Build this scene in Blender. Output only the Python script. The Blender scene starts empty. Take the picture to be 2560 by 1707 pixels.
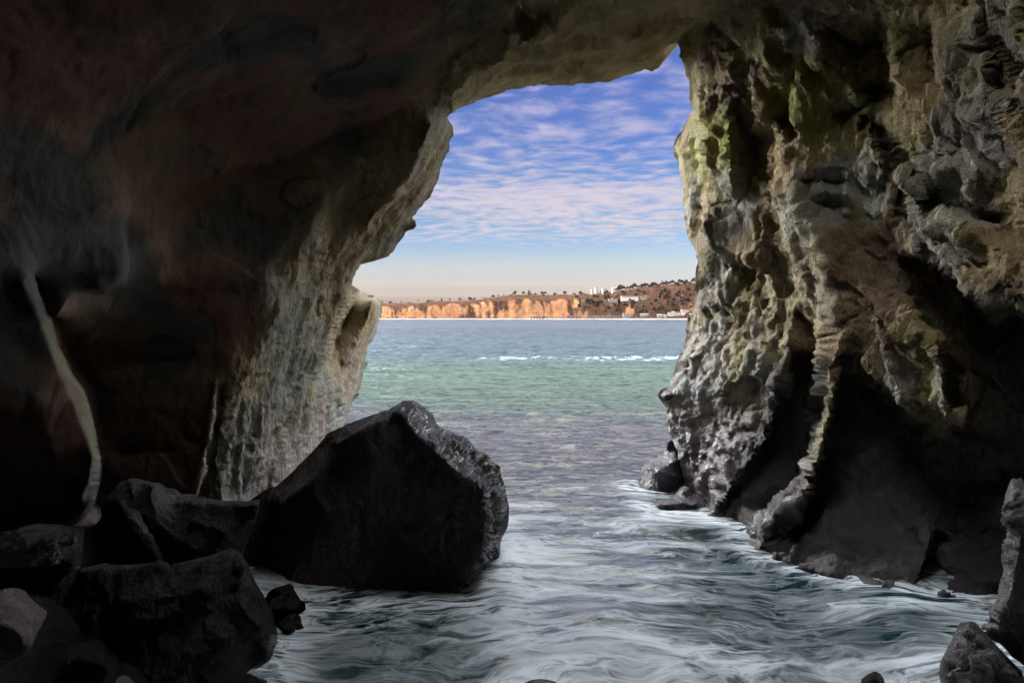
# Sea cave looking out over the bay: everything is real geometry, built in metres.
# World: camera at (0,0,4), looking along +Y; water at z = 0.
import bpy, math, random, time
import numpy as np
from mathutils import Vector

T0 = time.time()
random.seed(7)
SC = bpy.context.scene
COL = SC.collection
CAMZ = 4.0
F = 1991.0            # focal length in survey pixels (28 mm on a 2560 wide sheet)
CX, HY = 1280.0, 794.0

# ------------------------------------------------------------------ noise
_rng = np.random.RandomState(11)
_P = _rng.permutation(256).astype(np.int32)
_P = np.concatenate([_P, _P, _P])
_G = _rng.normal(size=(256, 3)); _G /= np.linalg.norm(_G, axis=1)[:, None]
_C = _rng.rand(256, 3)

def perlin(p):
    p = np.asarray(p, float)
    i = np.floor(p).astype(np.int64); f = p - i
    i = (i & 255).astype(np.int32)
    u = f * f * f * (f * (f * 6 - 15) + 10)
    r = 0
    for dx in (0, 1):
        wx = u[:, 0] if dx else 1 - u[:, 0]
        a = _P[i[:, 0] + dx]
        for dy in (0, 1):
            wy = u[:, 1] if dy else 1 - u[:, 1]
            b = _P[a + ((i[:, 1] + dy) & 255)]
            for dz in (0, 1):
                wz = u[:, 2] if dz else 1 - u[:, 2]
                h = _P[b + ((i[:, 2] + dz) & 255)]
                g = _G[h]
                r = r + wx * wy * wz * (g[:, 0] * (f[:, 0] - dx) + g[:, 1] * (f[:, 1] - dy) + g[:, 2] * (f[:, 2] - dz))
    return r * 1.5

def fbm(p, octv=4, gain=.5, lac=2.03):
    r = 0; a = 1.0; q = np.array(p, float)
    for k in range(octv):
        r = r + a * perlin(q + k * 17.3); q = q * lac; a *= gain
    return r

def ridged(p, octv=4, gain=.5, lac=2.1):
    r = 0; a = 1.0; q = np.array(p, float)
    for k in range(octv):
        r = r + a * (1 - 2.2 * np.abs(perlin(q + k * 31.7))); q = q * lac; a *= gain
    return r

def worley(p):
    """distance to nearest and second nearest feature point"""
    p = np.asarray(p, float)
    i = np.floor(p).astype(np.int64); f = p - i
    d1 = np.full(len(p), 9.0); d2 = np.full(len(p), 9.0)
    for dx in (-1, 0, 1):
        for dy in (-1, 0, 1):
            for dz in (-1, 0, 1):
                h = _P[(_P[(_P[(i[:, 0] + dx) & 255] + ((i[:, 1] + dy) & 255))] + ((i[:, 2] + dz) & 255))]
                c = _C[h]
                d = np.sqrt((c[:, 0] + dx - f[:, 0]) ** 2 + (c[:, 1] + dy - f[:, 1]) ** 2 + (c[:, 2] + dz - f[:, 2]) ** 2)
                m = d < d1
                d2 = np.where(m, d1, np.minimum(d2, d)); d1 = np.where(m, d, d1)
    return d1, d2

_R = _rng.rand(256)
def blocks(p):
    """broken stone: a random step per cell, tilted a little across the cell"""
    p = np.asarray(p, float)
    i = np.floor(p).astype(np.int64); f = p - i
    d1 = np.full(len(p), 9.0); val = np.zeros(len(p))
    for dx in (-1, 0, 1):
        for dy in (-1, 0, 1):
            for dz in (-1, 0, 1):
                h = _P[(_P[(_P[(i[:, 0] + dx) & 255] + ((i[:, 1] + dy) & 255))] + ((i[:, 2] + dz) & 255))]
                c = _C[h]
                ex = c[:, 0] + dx - f[:, 0]; ey = c[:, 1] + dy - f[:, 1]; ez = c[:, 2] + dz - f[:, 2]
                d = ex * ex + ey * ey + ez * ez
                m = d < d1
                d1 = np.where(m, d, d1)
                val = np.where(m, _R[h] + .9 * ((_C[h][:, 1] - .5) * ex + (_C[h][:, 2] - .5) * ez + (_C[h][:, 0] - .5) * ey), val)
    return val - .5

def sstep(a, b, x):
    t = np.clip((x - a) / (b - a), 0, 1); return t * t * (3 - 2 * t)

# ------------------------------------------------------------------ geometry helpers
def P3(x, y, d):
    """survey pixel + distance -> world metres"""
    x = np.asarray(x, float); y = np.asarray(y, float); d = np.asarray(d, float)
    return np.stack([(x - CX) / F * d, d, CAMZ + (HY - y) / F * d], -1)

def resample(poly, step):
    out = []
    poly = np.asarray(poly, float)
    for a, b in zip(poly[:-1], poly[1:]):
        n = max(1, int(np.hypot(*(b - a)[:2]) / step))
        for k in range(n):
            out.append(a + (b - a) * k / n)
    out.append(poly[-1])
    return np.array(out)

def inside(poly, x, y):
    poly = np.asarray(poly, float)
    r = np.zeros(x.shape, bool)
    n = len(poly)
    for k in range(n):
        x1, y1 = poly[k][:2]; x2, y2 = poly[(k + 1) % n][:2]
        if y1 == y2: continue
        c = ((y1 > y) != (y2 > y)) & (x < (x2 - x1) * (y - y1) / (y2 - y1) + x1)
        r ^= c
    return r

def nearest_on(poly, x, y, closed=True):
    poly = np.asarray(poly, float)[:, :2]
    n = len(poly)
    bd = np.full(x.shape, 1e18); bx = x.copy(); by = y.copy()
    for k in range(n if closed else n - 1):
        a = poly[k]; b = poly[(k + 1) % n]
        ab = b - a; L = ab @ ab
        if L < 1e-9: continue
        t = np.clip(((x - a[0]) * ab[0] + (y - a[1]) * ab[1]) / L, 0, 1)
        px = a[0] + t * ab[0]; py = a[1] + t * ab[1]
        d = (px - x) ** 2 + (py - y) ** 2
        m = d < bd
        bd = np.where(m, d, bd); bx = np.where(m, px, bx); by = np.where(m, py, by)
    return np.sqrt(bd), bx, by

class Membrane:
    """smooth sheet of depths spanned between ridge and hollow lines"""
    def __init__(s, x0, x1, y0, y1, h, lines, iters=90, blur=2):
        s.x0, s.y0, s.h = x0, y0, h
        nx = int((x1 - x0) / h) + 1; ny = int((y1 - y0) / h) + 1
        pts = np.concatenate([resample(l, h * .5) for l in lines])
        levels = []
        k = 1
        while min(nx, ny) / k > 10: levels.append(k); k *= 2
        D = None
        for k in levels[::-1]:
            mx = nx // k + 2; my = ny // k + 2
            ix = np.clip(np.round((pts[:, 0] - x0) / (h * k)).astype(int), 0, mx - 1)
            iy = np.clip(np.round((pts[:, 1] - y0) / (h * k)).astype(int), 0, my - 1)
            S = np.zeros((my, mx)); W = np.zeros((my, mx))
            np.add.at(S, (iy, ix), pts[:, 2]); np.add.at(W, (iy, ix), 1)
            fix = W > 0; val = S / np.maximum(W, 1)
            if D is None: D = np.full((my, mx), pts[:, 2].mean())
            else:
                D = np.repeat(np.repeat(D, 2, 0), 2, 1)[:my, :mx]
                D = np.pad(D, ((0, my - D.shape[0]), (0, mx - D.shape[1])), mode='edge')
            n_it = iters * (6 if k == levels[-1] else 1)
            for _ in range(n_it):
                D = np.where(fix, val, D)
                E = np.pad(D, 1, mode='edge')
                D = .25 * (E[:-2, 1:-1] + E[2:, 1:-1] + E[1:-1, :-2] + E[1:-1, 2:])
            D = np.where(fix, val, D)
        for _ in range(blur):
            E = np.pad(D, 1, mode='edge')
            D = .5 * D + .125 * (E[:-2, 1:-1] + E[2:, 1:-1] + E[1:-1, :-2] + E[1:-1, 2:])
        s.D = D
    def __call__(s, x, y):
        u = np.clip((x - s.x0) / s.h, 0, s.D.shape[1] - 1.001); v = np.clip((y - s.y0) / s.h, 0, s.D.shape[0] - 1.001)
        i = u.astype(int); j = v.astype(int); a = u - i; b = v - j
        D = s.D
        return (D[j, i] * (1 - a) + D[j, i + 1] * a) * (1 - b) + (D[j + 1, i] * (1 - a) + D[j + 1, i + 1] * a) * b

def vnormals(V, Fq):
    """vertex normals of quads"""
    a = V[Fq[:, 0]]; b = V[Fq[:, 1]]; c = V[Fq[:, 2]]; d = V[Fq[:, 3]]
    n = np.cross(c - a, d - b)
    N = np.zeros_like(V)
    for k in range(4): np.add.at(N, Fq[:, k], n)
    return N / np.maximum(np.linalg.norm(N, axis=1), 1e-12)[:, None]

def mesh_obj(name, V, faces, mat, parent=None, smooth=True, color=None, loc=None):
    me = bpy.data.meshes.new(name)
    V = np.asarray(V, float)
    if loc is not None: V = V - np.asarray(loc, float)
    if isinstance(faces, np.ndarray):
        n, k = faces.shape
        me.vertices.add(len(V)); me.vertices.foreach_set('co', V.astype(np.float32).ravel())
        me.loops.add(n * k); me.loops.foreach_set('vertex_index', faces.astype(np.int32).ravel())
        me.polygons.add(n)
        me.polygons.foreach_set('loop_start', np.arange(0, n * k, k, dtype=np.int32))
        me.update(calc_edges=True)
    else:
        me.from_pydata([tuple(v) for v in V], [], faces); me.update()
    me.validate()
    if smooth: me.polygons.foreach_set('use_smooth', np.ones(len(me.polygons), bool))
    if color is not None:
        a = me.color_attributes.new('tint', 'FLOAT_COLOR', 'POINT')
        c = np.ones((len(V), 4), np.float32); c[:, :color.shape[1]] = color
        a.data.foreach_set('color', c.ravel())
    if mat: me.materials.append(mat)
    o = bpy.data.objects.new(name, me); COL.objects.link(o)
    if loc is not None: o.location = loc
    if parent: o.parent = parent
    return o

def tag(o, label=None, cat=None, group=None, kind=None):
    if label: o['label'] = label
    if cat: o['category'] = cat
    if group: o['group'] = group
    if kind: o['kind'] = kind
    return o

def empty(name, loc):
    o = bpy.data.objects.new(name, None); COL.objects.link(o); o.location = loc; o.empty_display_size = .5
    return o

# ------------------------------------------------------------------ materials
class NT:
    def __init__(s, mat):
        s.t = mat.node_tree; s.t.nodes.clear()
    def n(s, typ, **kw):
        nd = s.t.nodes.new(typ)
        for k, v in kw.items():
            if k.startswith('i_'):
                key = k[2:]
                nd.inputs[int(key) if key.isdigit() else key.replace('_', ' ')].default_value = v
            else: setattr(nd, k, v)
        return nd
    def l(s, a, b): s.t.links.new(a, b)
    def math(s, op, a, b=None, c=None, clamp=False):
        nd = s.n('ShaderNodeMath', operation=op); nd.use_clamp = clamp
        for k, v in enumerate((a, b, c)):
            if v is None: continue
            if isinstance(v, (int, float)): nd.inputs[k].default_value = v
            else: s.l(v, nd.inputs[k])
        return nd.outputs[0]
    def mix(s, fac, a, b, blend='MIX'):
        nd = s.n('ShaderNodeMix', data_type='RGBA', blend_type=blend)
        for k, v in ((0, fac), (6, a), (7, b)):
            if isinstance(v, (int, float)): nd.inputs[k].default_value = v
            elif isinstance(v, (tuple, list)): nd.inputs[k].default_value = (*v[:3], 1)
            else: s.l(v, nd.inputs[k])
        return nd.outputs[2]
    def ramp(s, fac, stops, interp='LINEAR'):
        nd = s.n('ShaderNodeValToRGB'); nd.color_ramp.interpolation = interp
        e = nd.color_ramp.elements
        while len(e) < len(stops): e.new(1)
        for k, (p, c) in enumerate(stops):
            e[k].position = p; e[k].color = (*c[:3], 1) if isinstance(c, (tuple, list)) else (c, c, c, 1)
        s.l(fac, nd.inputs[0]); return nd.outputs[0]
    def maprange(s, v, a, b, c=0, d=1, smooth=False):
        nd = s.n('ShaderNodeMapRange'); nd.clamp = True
        if smooth: nd.interpolation_type = 'SMOOTHSTEP'
        s.l(v, nd.inputs[0])
        for k, q in enumerate((a, b, c, d)): nd.inputs[1 + k].default_value = q
        return nd.outputs[0]
    def noise(s, vec, scale, detail=4, rough=.55, dist=0):
        nd = s.n('ShaderNodeTexNoise'); nd.inputs['Scale'].default_value = scale
        nd.inputs['Detail'].default_value = detail; nd.inputs['Roughness'].default_value = rough
        nd.inputs['Distortion'].default_value = dist
        if vec is not None: s.l(vec, nd.inputs['Vector'])
        return nd.outputs['Fac']
    def mapping(s, vec, scale=(1, 1, 1), rot=(0, 0, 0), loc=(0, 0, 0)):
        nd = s.n('ShaderNodeMapping'); s.l(vec, nd.inputs[0])
        nd.inputs[1].default_value = loc; nd.inputs[2].default_value = rot; nd.inputs[3].default_value = scale
        return nd.outputs[0]

def new_mat(name):
    m = bpy.data.materials.new(name); m.use_nodes = True
    return m, NT(m)

def simple_mat(name, col, rough=.8, var=.25, scale=.5):
    m, t = new_mat(name)
    geo = t.n('ShaderNodeNewGeometry')
    nz = t.noise(geo.outputs['Position'], scale, 3)
    c = t.mix(nz, tuple(x * (1 - var) for x in col), tuple(min(1, x * (1 + var)) for x in col))
    b = t.n('ShaderNodeBsdfPrincipled'); t.l(c, b.inputs['Base Color']); b.inputs['Roughness'].default_value = rough; b.inputs['Specular IOR Level'].default_value = .1
    o = t.n('ShaderNodeOutputMaterial'); t.l(b.outputs[0], o.inputs[0])
    return m

def rock_mat(name, cols=None, wet_top=2.0, wet=0.5, grain=1.0, gloss_all=0.0, use_tint=False, streak=(1, 1, .45), flute=(.45, -.2, 0), fl=1.0, depth=.13):
    """rock: mottled colour, wet and glossy near the water, grainy bump"""
    m, t = new_mat(name)
    geo = t.n('ShaderNodeNewGeometry'); pos = geo.outputs['Position']
    sp = t.n('ShaderNodeSeparateXYZ'); t.l(pos, sp.inputs[0])
    n1 = t.noise(pos, .9, 6, .62, .4)
    st = t.mapping(pos, scale=streak, rot=(.25, .1, 0))
    n2 = t.noise(st, 5, 6, .65, .3)
    rough_amt = None
    if use_tint:
        at = t.n('ShaderNodeAttribute', attribute_name='tint'); base = at.outputs['Color']; rough_amt = at.outputs['Alpha']
        base = t.mix(t.maprange(n1, .3, .7, 0, 1), t.mix(1, base, (.72, .68, .66), 'MULTIPLY'), t.mix(1, base, (1.25, 1.22, 1.15), 'MULTIPLY'))
    else:
        base = t.mix(t.maprange(n1, .35, .65), cols[0], cols[1])
        base = t.mix(t.maprange(n2, .52, .7, 0, .8), base, cols[2])
    base = t.mix(t.maprange(n2, .3, .7), t.mix(1, base, (.78, .76, .74), 'MULTIPLY'), t.mix(1, base, (1.18, 1.18, 1.18), 'MULTIPLY'))
    n3 = t.noise(pos, 30 * grain, 3, .6)
    base = t.mix(t.maprange(n3, .35, .65), t.mix(1, base, (.82, .82, .82), 'MULTIPLY'), t.mix(1, base, (1.12, 1.12, 1.12), 'MULTIPLY'))
    zz = t.math('ADD', sp.outputs['Z'], t.math('MULTIPLY', t.math('SUBTRACT', n1, .5), 2.5))
    w = t.maprange(zz, wet_top, wet_top * .25, 0, 1)
    w = t.math('MAXIMUM', w, gloss_all)
    if rough_amt is not None: w = t.math('MULTIPLY', w, t.maprange(rough_amt, .6, 1, .25, 1))
    base = t.mix(t.math('MULTIPLY', w, wet), base, t.mix(1, base, (.45, .42, .5), 'MULTIPLY'))
    b = t.n('ShaderNodeBsdfPrincipled'); t.l(base, b.inputs['Base Color'])
    rg = t.math('SUBTRACT', .93, t.math('MULTIPLY', w, .74)); t.l(rg, b.inputs['Roughness'])
    b.inputs['Specular IOR Level'].default_value = .5
    # bump: fluting down the fall line, knobbly mid scale, fine grain
    fm = t.mapping(pos, scale=(1, 1, .20), rot=flute)
    nf = t.n('ShaderNodeTexNoise', noise_type='RIDGED_MULTIFRACTAL'); t.l(fm, nf.inputs['Vector'])
    nf.inputs['Scale'].default_value = 3.2 * grain; nf.inputs['Detail'].default_value = 5; nf.inputs['Roughness'].default_value = .55; nf.inputs['Distortion'].default_value = .5
    nb = t.noise(st, 9 * grain, 6, .68, .3)
    h = t.math('ADD', t.math('MULTIPLY', nb, .9), t.math('ADD', t.math('MULTIPLY', nf.outputs['Fac'], -.40 * fl), t.math('MULTIPLY', n3, .22)))
    if rough_amt is not None: h = t.math('MULTIPLY', h, rough_amt)
    bp = t.n('ShaderNodeBump'); bp.inputs['Strength'].default_value = 1.0; bp.inputs['Distance'].default_value = depth
    t.l(h, bp.inputs['Height']); t.l(bp.outputs[0], b.inputs['Normal'])
    o = t.n('ShaderNodeOutputMaterial'); t.l(b.outputs[0], o.inputs[0])
    return m

# ================================================================== THE CAVE
# outline of the opening, (x, y, distance)
LEFT_SIL = [(1280, 226, 19.2), (1206, 252, 19), (1157, 269, 18.6), (1125, 283, 18.4), (1116, 299, 18.6), (1132, 315, 19.4), (1134, 335, 19.6),
    (1124, 351, 19.7), (1123, 378, 19.7), (1102, 417, 19.8), (1094, 450, 19.8), (1075, 488, 19.9), (1042, 532, 19.9), (1025, 547, 19.7), (1039, 551, 19.9),
    (1042, 563, 19.9), (1034, 573, 19.9), (1014, 581, 20), (987, 620, 20.2), (971, 639, 20.2), (932, 653, 20), (908, 658, 19.8), (898, 668, 19.8), (886, 691, 19.8),
    (879, 710, 20.0), (899, 727, 25), (943, 746, 26), (948, 744, 26), (951, 748, 26), (959, 751, 26), (957, 765, 26), (955, 779, 26), (943, 823, 26), (932, 855, 26), (924, 861, 26), (914, 899, 25.8), (920, 907, 25.8),
    (913, 920, 25.8), (907, 937, 25.6), (903, 962, 25.6), (896, 981, 25.5), (899, 985, 25.5), (888, 996, 25.5), (880, 1008, 25.4), (882, 1014, 25.4), (869, 1041, 25.2), (861, 1066, 25), (850, 1120, 24.5), (830, 1300, 24), (820, 2250, 24)]
RIGHT_SIL = [(1280, 226, 19.2), (1362, 214, 19.6), (1420, 213, 19.8), (1483, 210, 20), (1527, 203, 20.2), (1582, 189, 20.4), (1609, 178, 20.5), (1631, 180, 20.5), (1645, 173, 20.5),
    (1653, 158, 20.5), (1649, 145, 20.5), (1653, 132, 20.5), (1664, 115, 20.5), (1678, 108, 20.4), (1694, 106, 20.2), (1698, 118, 20.2), (1699, 143, 20.2), (1711, 165, 20.2),
    (1715, 190, 20.2), (1721, 203, 20.2), (1721, 241, 20.3), (1729, 269, 20.6), (1726, 285, 21.5), (1713, 313, 22), (1697, 340, 22.3), (1683, 373, 22.5), (1686, 389, 22.5), (1700, 411, 22.3), (1705, 450, 22),
    (1711, 488, 21.6), (1709, 510, 21.5), (1713, 559, 21.2), (1721, 587, 21), (1732, 609, 20.8), (1738, 625, 20.7), (1743, 642, 20.6), (1737, 686, 20.6), (1734, 740, 20.6),
    (1731, 768, 20.6), (1727, 784, 20.6), (1716, 803, 20.7), (1713, 820, 20.6), (1712, 845, 20.4), (1707, 866, 20.3), (1693, 888, 20.2), (1688, 910, 20), (1684, 927, 19.9), (1678, 950, 19.7), (1676, 966, 19.6), (1657, 970, 19.6), (1643, 985, 19.5), (1645, 992, 19.5), (1657, 1003, 19.4),
    (1671, 1014, 19.3), (1669, 1036, 19.2), (1675, 1080, 19), (1688, 1105, 18.8), (1700, 1160, 18.5), (1710, 1210, 18.2), (1725, 1252, 17.9), (1735, 1330, 17.6), (1740, 2250, 17.4)]
def ragged(pl, amp):
    q = resample(pl, 5.0)
    n1 = fbm(np.stack([q[:, 0] * .06, q[:, 1] * .06, 0 * q[:, 0] + 3], -1), 3, .6); n2 = fbm(np.stack([q[:, 0] * .06, q[:, 1] * .06, 0 * q[:, 0] + 33], -1), 3, .6)
    k = sstep(1300, 1100, q[:, 1]) * amp
    k[0] = 0
    q[:, 0] += n1 * k; q[:, 1] += n2 * k
    return [tuple(v) for v in q]
LEFT_SIL = ragged(LEFT_SIL, 3.0); RIGHT_SIL = ragged(RIGHT_SIL, 3.4)
OPEN_POLY = np.array([p[:2] for p in LEFT_SIL[::-1]] + [p[:2] for p in RIGHT_SIL[1:]], float)

LN = []                                   # ridge and hollow lines of the rock, (x, y, distance)
def ln(*p): LN.append(list(p))
LN.append(LEFT_SIL); LN.append(RIGHT_SIL)
# --- far limits of the shell, outside the frame
ln((-1500, -1300, 5.2), (300, -1300, 6.5), (1280, -1300, 8), (2300, -1300, 6.0), (4100, -1300, 4.2))
ln((-1500, -1300, 5.2), (-1500, 700, 6), (-1500, 2250, 6.5))
ln((4100, -1300, 4.2), (4100, 700, 5.2), (4100, 2250, 5.5))
ln((-1500, 2250, 6.5), (0, 2250, 9), (500, 2250, 13), (820, 2250, 24))
ln((1740, 2250, 17.4), (2000, 2250, 12.8), (2560, 2250, 10.5), (4100, 2250, 5.5))
# --- left wall: the dark face leans over towards us
ln((-700, -700, 6.8), (-300, -200, 8.2), (0, 0, 9.3), (300, 60, 10.6), (600, 60, 12.0), (900, 70, 13.6), (1150, 60, 14.6))
ln((-600, 600, 8.2), (0, 560, 10.3), (250, 520, 11.6), (296, 500, 12.0))
ln((310, 490, 12.6), (500, 450, 14.2), (700, 400, 15.5), (860, 330, 16.2), (1000, 270, 16.6))
ln((250, 300, 11.8), (500, 260, 13.4), (800, 200, 15.0), (1060, 180, 15.7))
ln((299, 494, 12.0), (303, 580, 12.3), (304, 650, 12.4), (296, 690, 12.3), (262, 716, 12.2), (238, 708, 11.9))
ln((313, 494, 12.45), (317, 580, 12.8), (318, 660, 12.9), (310, 705, 13.0), (268, 735, 12.9), (220, 728, 12.4), (180, 740, 11.9), (140, 790, 11.4))
ln((330, 760, 13.6), (500, 740, 14.4), (680, 700, 15.2))
ln((280, 900, 14.2), (420, 900, 14.7), (560, 880, 14.7))
ln((290, 1130, 14.9), (420, 1130, 14.8), (478, 1120, 14.5))
# the fin of rock on the far left with its lit edge
ln((55, 700, 9.8), (104, 795, 9.9), (118, 850, 10.0), (164, 959, 10.2), (191, 1019, 10.3), (219, 1090, 10.4), (238, 1145, 10.5), (231, 1178, 10.6), (222, 1213, 10.7), (205, 1250, 10.8))
ln((58, 690, 9.95), (110, 800, 10.4), (139, 872, 11.0), (176, 932, 11.2), (207, 992, 11.2), (229, 1069, 11.1), (243, 1140, 10.9), (236, 1178, 10.8), (227, 1216, 10.8))
ln((80, 690, 11.4), (136, 800, 12.4), (164, 872, 13.4), (200, 932, 14.0), (232, 992, 14.3), (248, 1069, 14.5), (258, 1140, 14.6), (254, 1190, 14.7), (244, 1230, 14.8), (400, 1400, 14.6))
ln((-300, 900, 8.8), (0, 950, 9.6), (100, 1000, 9.9), (140, 1150, 10.2))
# sliver beside the lit slab
ln((541, 960, 14.35), (536, 985, 14.3), (526, 1069, 14.25), (507, 1167, 14.2), (484, 1238, 14.2), (470, 1330, 14.2))
ln((548, 960, 14.75), (545, 985, 15.0), (535, 1069, 15.0), (519, 1167, 15.0), (497, 1238, 15.0), (485, 1330, 15))
ln((530, 960, 14.6), (522, 1000, 14.55), (512, 1069, 14.5), (494, 1167, 14.45), (470, 1238, 14.4))
# lit slab (jamb): left border, middle rib, right border
ln((812, 483, 15.9), (790, 548, 15.9), (746, 642, 15.9), (707, 697, 15.7), (690, 790, 15.5), (640, 845, 15.2), (600, 916, 14.95), (570, 992, 14.9), (548, 1080, 14.85), (536, 1151, 14.8), (549, 1190, 14.9), (560, 1260, 14.9), (560, 1400, 15))
ln((860, 500, 16.9), (850, 560, 17.1), (820, 640, 17.3), (785, 700, 17.3), (760, 790, 17.0), (725, 860, 16.6), (690, 950, 16.3), (660, 1040, 16.0), (640, 1120, 15.8), (610, 1240, 15.7))
ln((1097, 307, 17.6), (1058, 395, 17.9), (1031, 455, 18.0), (987, 515, 18.1), (943, 559, 18.2), (927, 603, 18.4), (899, 655, 18.6), (877, 702, 18.8), (871, 720, 19.0), (855, 768, 18.9), (839, 806, 18.8), (817, 860, 18.5), (798, 910, 18.3), (781, 943, 18.2), (776, 1000, 18.2), (765, 1060, 18.2))
ln((1080, 315, 16.75), (1042, 395, 16.9), (1012, 455, 17.0), (966, 515, 17.1), (922, 570, 17.2))
ln((790, 760, 17.9), (775, 830, 17.6), (735, 920, 17.2), (720, 1000, 17.0), (712, 1060, 16.9), (700, 1130, 16.8), (690, 1220, 16.8))
# dark slot and the outer buttress
ln((884, 726, 23.3), (868, 778, 23.5), (852, 815, 23.3), (831, 866, 22.6), (812, 912, 21.4), (800, 960, 20.0))
ln((930, 757, 23.2), (925, 790, 23.4), (905, 838, 23.2), (880, 880, 22.6), (862, 905, 22.2))
ln((940, 752, 24.0), (938, 800, 24.4), (915, 850, 24.2))
ln((860, 930, 22.6), (850, 1000, 22.0), (835, 1070, 21.6), (800, 1140, 20.8))
ln((800, 960, 19.4), (790, 1040, 19.2), (775, 1120, 19.0), (760, 1180, 18.8), (740, 1300, 18.6))
# --- roof: the lip, then the soffit
ln((1128, 240, 16.6), (1132, 219, 16.4), (1165, 190, 16.2), (1206, 165, 15.9), (1240, 152, 15.7), (1261, 146, 15.6), (1272, 120, 15.3), (1270, 80, 15.0), (1268, 50, 14.8), (1284, 0, 14.2), (1300, -120, 13), (1320, -500, 10.5))
ln((1140, 240, 17.3), (1180, 205, 17.1), (1225, 185, 16.9), (1275, 165, 16.7), (1290, 130, 16.0), (1290, 60, 15.4), (1300, 0, 14.7), (1316, -120, 13.3))
ln((1320, 0, 14.3), (1450, 0, 14.2), (1600, 0, 14.4), (1800, 0, 14.6))
ln((1300, 175, 17.8), (1400, 165, 18), (1500, 160, 18.2), (1600, 145, 18.8))
ln((1306, 108, 14.9), (1320, 102, 14.7), (1350, 93, 14.6), (1389, 81, 14.5), (1405, 62, 14.4), (1432, 32, 14.3), (1472, 14, 14.2), (1500, -20, 14.1))
ln((1310, 126, 16.1), (1324, 121, 16.0), (1352, 112, 15.8), (1397, 100, 15.6), (1418, 78, 15.4), (1447, 50, 15.2), (1484, 30, 15.0), (1540, 0, 14.6))
ln((1414, 112, 15.7), (1420, 96, 15.5), (1436, 70, 15.4), (1459, 56, 15.3), (1478, 66, 15.3), (1500, 72, 15.4), (1526, 90, 15.7), (1560, 88, 15.9), (1620, 90, 17.0), (1670, 88, 18.2))
ln((1426, 112, 16.4), (1432, 94, 16.4), (1452, 84, 16.3), (1476, 82, 16.3), (1503, 87, 16.4), (1530, 102, 16.6), (1562, 110, 16.9), (1620, 106, 17.8), (1670, 98, 18.8))
ln((1320, 142, 16.5), (1360, 140, 16.6), (1410, 138, 16.7), (1450, 134, 16.7), (1500, 128, 16.8), (1540, 122, 17.0))
ln((1300, 160, 17.2), (1360, 152, 17.3), (1410, 148, 17.4), (1460, 146, 17.4), (1520, 138, 17.5))
ln((1590, 40, 15.6), (1640, 30, 16.0), (1700, 30, 16.8)); ln((1590, 56, 16.2), (1640, 48, 16.6), (1690, 46, 17.6))
# --- right wall
ln((1698, 96, 19.8), (1724, 73, 19.0), (1774, 49, 17.8), (1856, 11, 16.2), (1900, -20, 15.6), (2100, -250, 12.5), (2300, -800, 8.5))
ln((1760, 70, 18.8), (1850, 40, 17.0), (1960, 20, 15.4), (2100, 10, 14.2), (2180, 20, 13.6))
ln((1740, 160, 19.4), (1800, 150, 18.6), (1860, 155, 17.7), (1930, 160, 16.8))
ln((1746, 250, 19.4), (1752, 300, 19.1), (1755, 340, 19.0), (1760, 395, 18.8), (1772, 410, 18.7), (1806, 433, 18.2), (1826, 475, 18.0))
ln((1736, 290, 20.8), (1742, 330, 20.7), (1746, 395, 20.6), (1748, 480, 20.5), (1752, 590, 20.2))
ln((1823, 263, 17.6), (1822, 330, 17.5), (1824, 400, 17.5), (1828, 470, 17.6))                     # edge of first dark recess
ln((1836, 268, 18.1), (1870, 320, 18.1), (1895, 400, 18.0), (1870, 470, 18.2))
ln((1860, 262, 17.4), (1890, 310, 17.3), (1912, 350, 17.2), (1912, 420, 17.2), (1905, 470, 17.0))
ln((1915, 250, 16.6), (1945, 300, 16.2), (1972, 345, 15.8), (1978, 400, 15.6), (1975, 480, 15.5), (1996, 500, 15.3))
ln((1762, 500, 19.0), (1758, 560, 18.9), (1768, 610, 18.8), (1790, 635, 18.7), (1830, 648, 18.3), (1880, 652, 17.6), (1905, 645, 17.2))
ln((1790, 500, 18.8), (1830, 505, 18.5), (1870, 500, 18.0), (1900, 510, 17.3))
ln((1780, 655, 19.7), (1830, 664, 19.2), (1885, 668, 18.4), (1915, 655, 17.6), (1920, 560, 17.4), (1915, 500, 17.0))
ln((1760, 760, 19.7), (1840, 750, 18.6), (1930, 740, 17.2), (2000, 735, 16.2))
ln((1760, 890, 19.2), (1840, 890, 18.0), (1920, 880, 16.6), (1966, 870, 15.9))
ln((1720, 960, 19.0), (1790, 980, 18.0), (1880, 985, 16.9), (1952, 975, 15.9))
# oblique buttresses under the roof
ln((1990, 175, 15.7), (2010, 240, 15.4), (1995, 310, 15.4), (1985, 350, 15.5))
ln((2030, 95, 15.0), (2060, 140, 14.7), (2050, 160, 14.8))
ln((2075, 80, 15.4), (2130, 100, 15.1), (2190, 130, 14.7), (2200, 200, 14.5), (2150, 240, 14.9))   # shaded bay
ln((2222, 60, 13.2), (2230, 100, 13.1), (2240, 150, 12.9), (2240, 200, 12.9), (2235, 260, 13.0))    # pale rib
ln((2206, 60, 14.1), (2216, 110, 14.0), (2226, 160, 13.8), (2224, 220, 13.7))
ln((2330, 60, 12.9), (2340, 110, 12.9), (2345, 160, 12.7), (2340, 200, 12.6))                       # dark cleft
ln((2370, 60, 11.6), (2352, 120, 11.7), (2350, 160, 11.7), (2368, 190, 11.6))
ln((2130, 215, 14.3), (2150, 280, 14.2), (2130, 330, 14.4), (2110, 400, 14.3))
ln((2160, 240, 14.3), (2168, 300, 14.2), (2175, 350, 14.0))
ln((2172, 310, 13.4), (2180, 370, 13.3), (2210, 420, 13.1), (2200, 450, 13.2))
ln((2010, 420, 15.0), (2080, 420, 14.4), (2150, 430, 13.8))
ln((2260, 330, 12.9), (2290, 400, 12.5), (2300, 440, 12.4))
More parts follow.
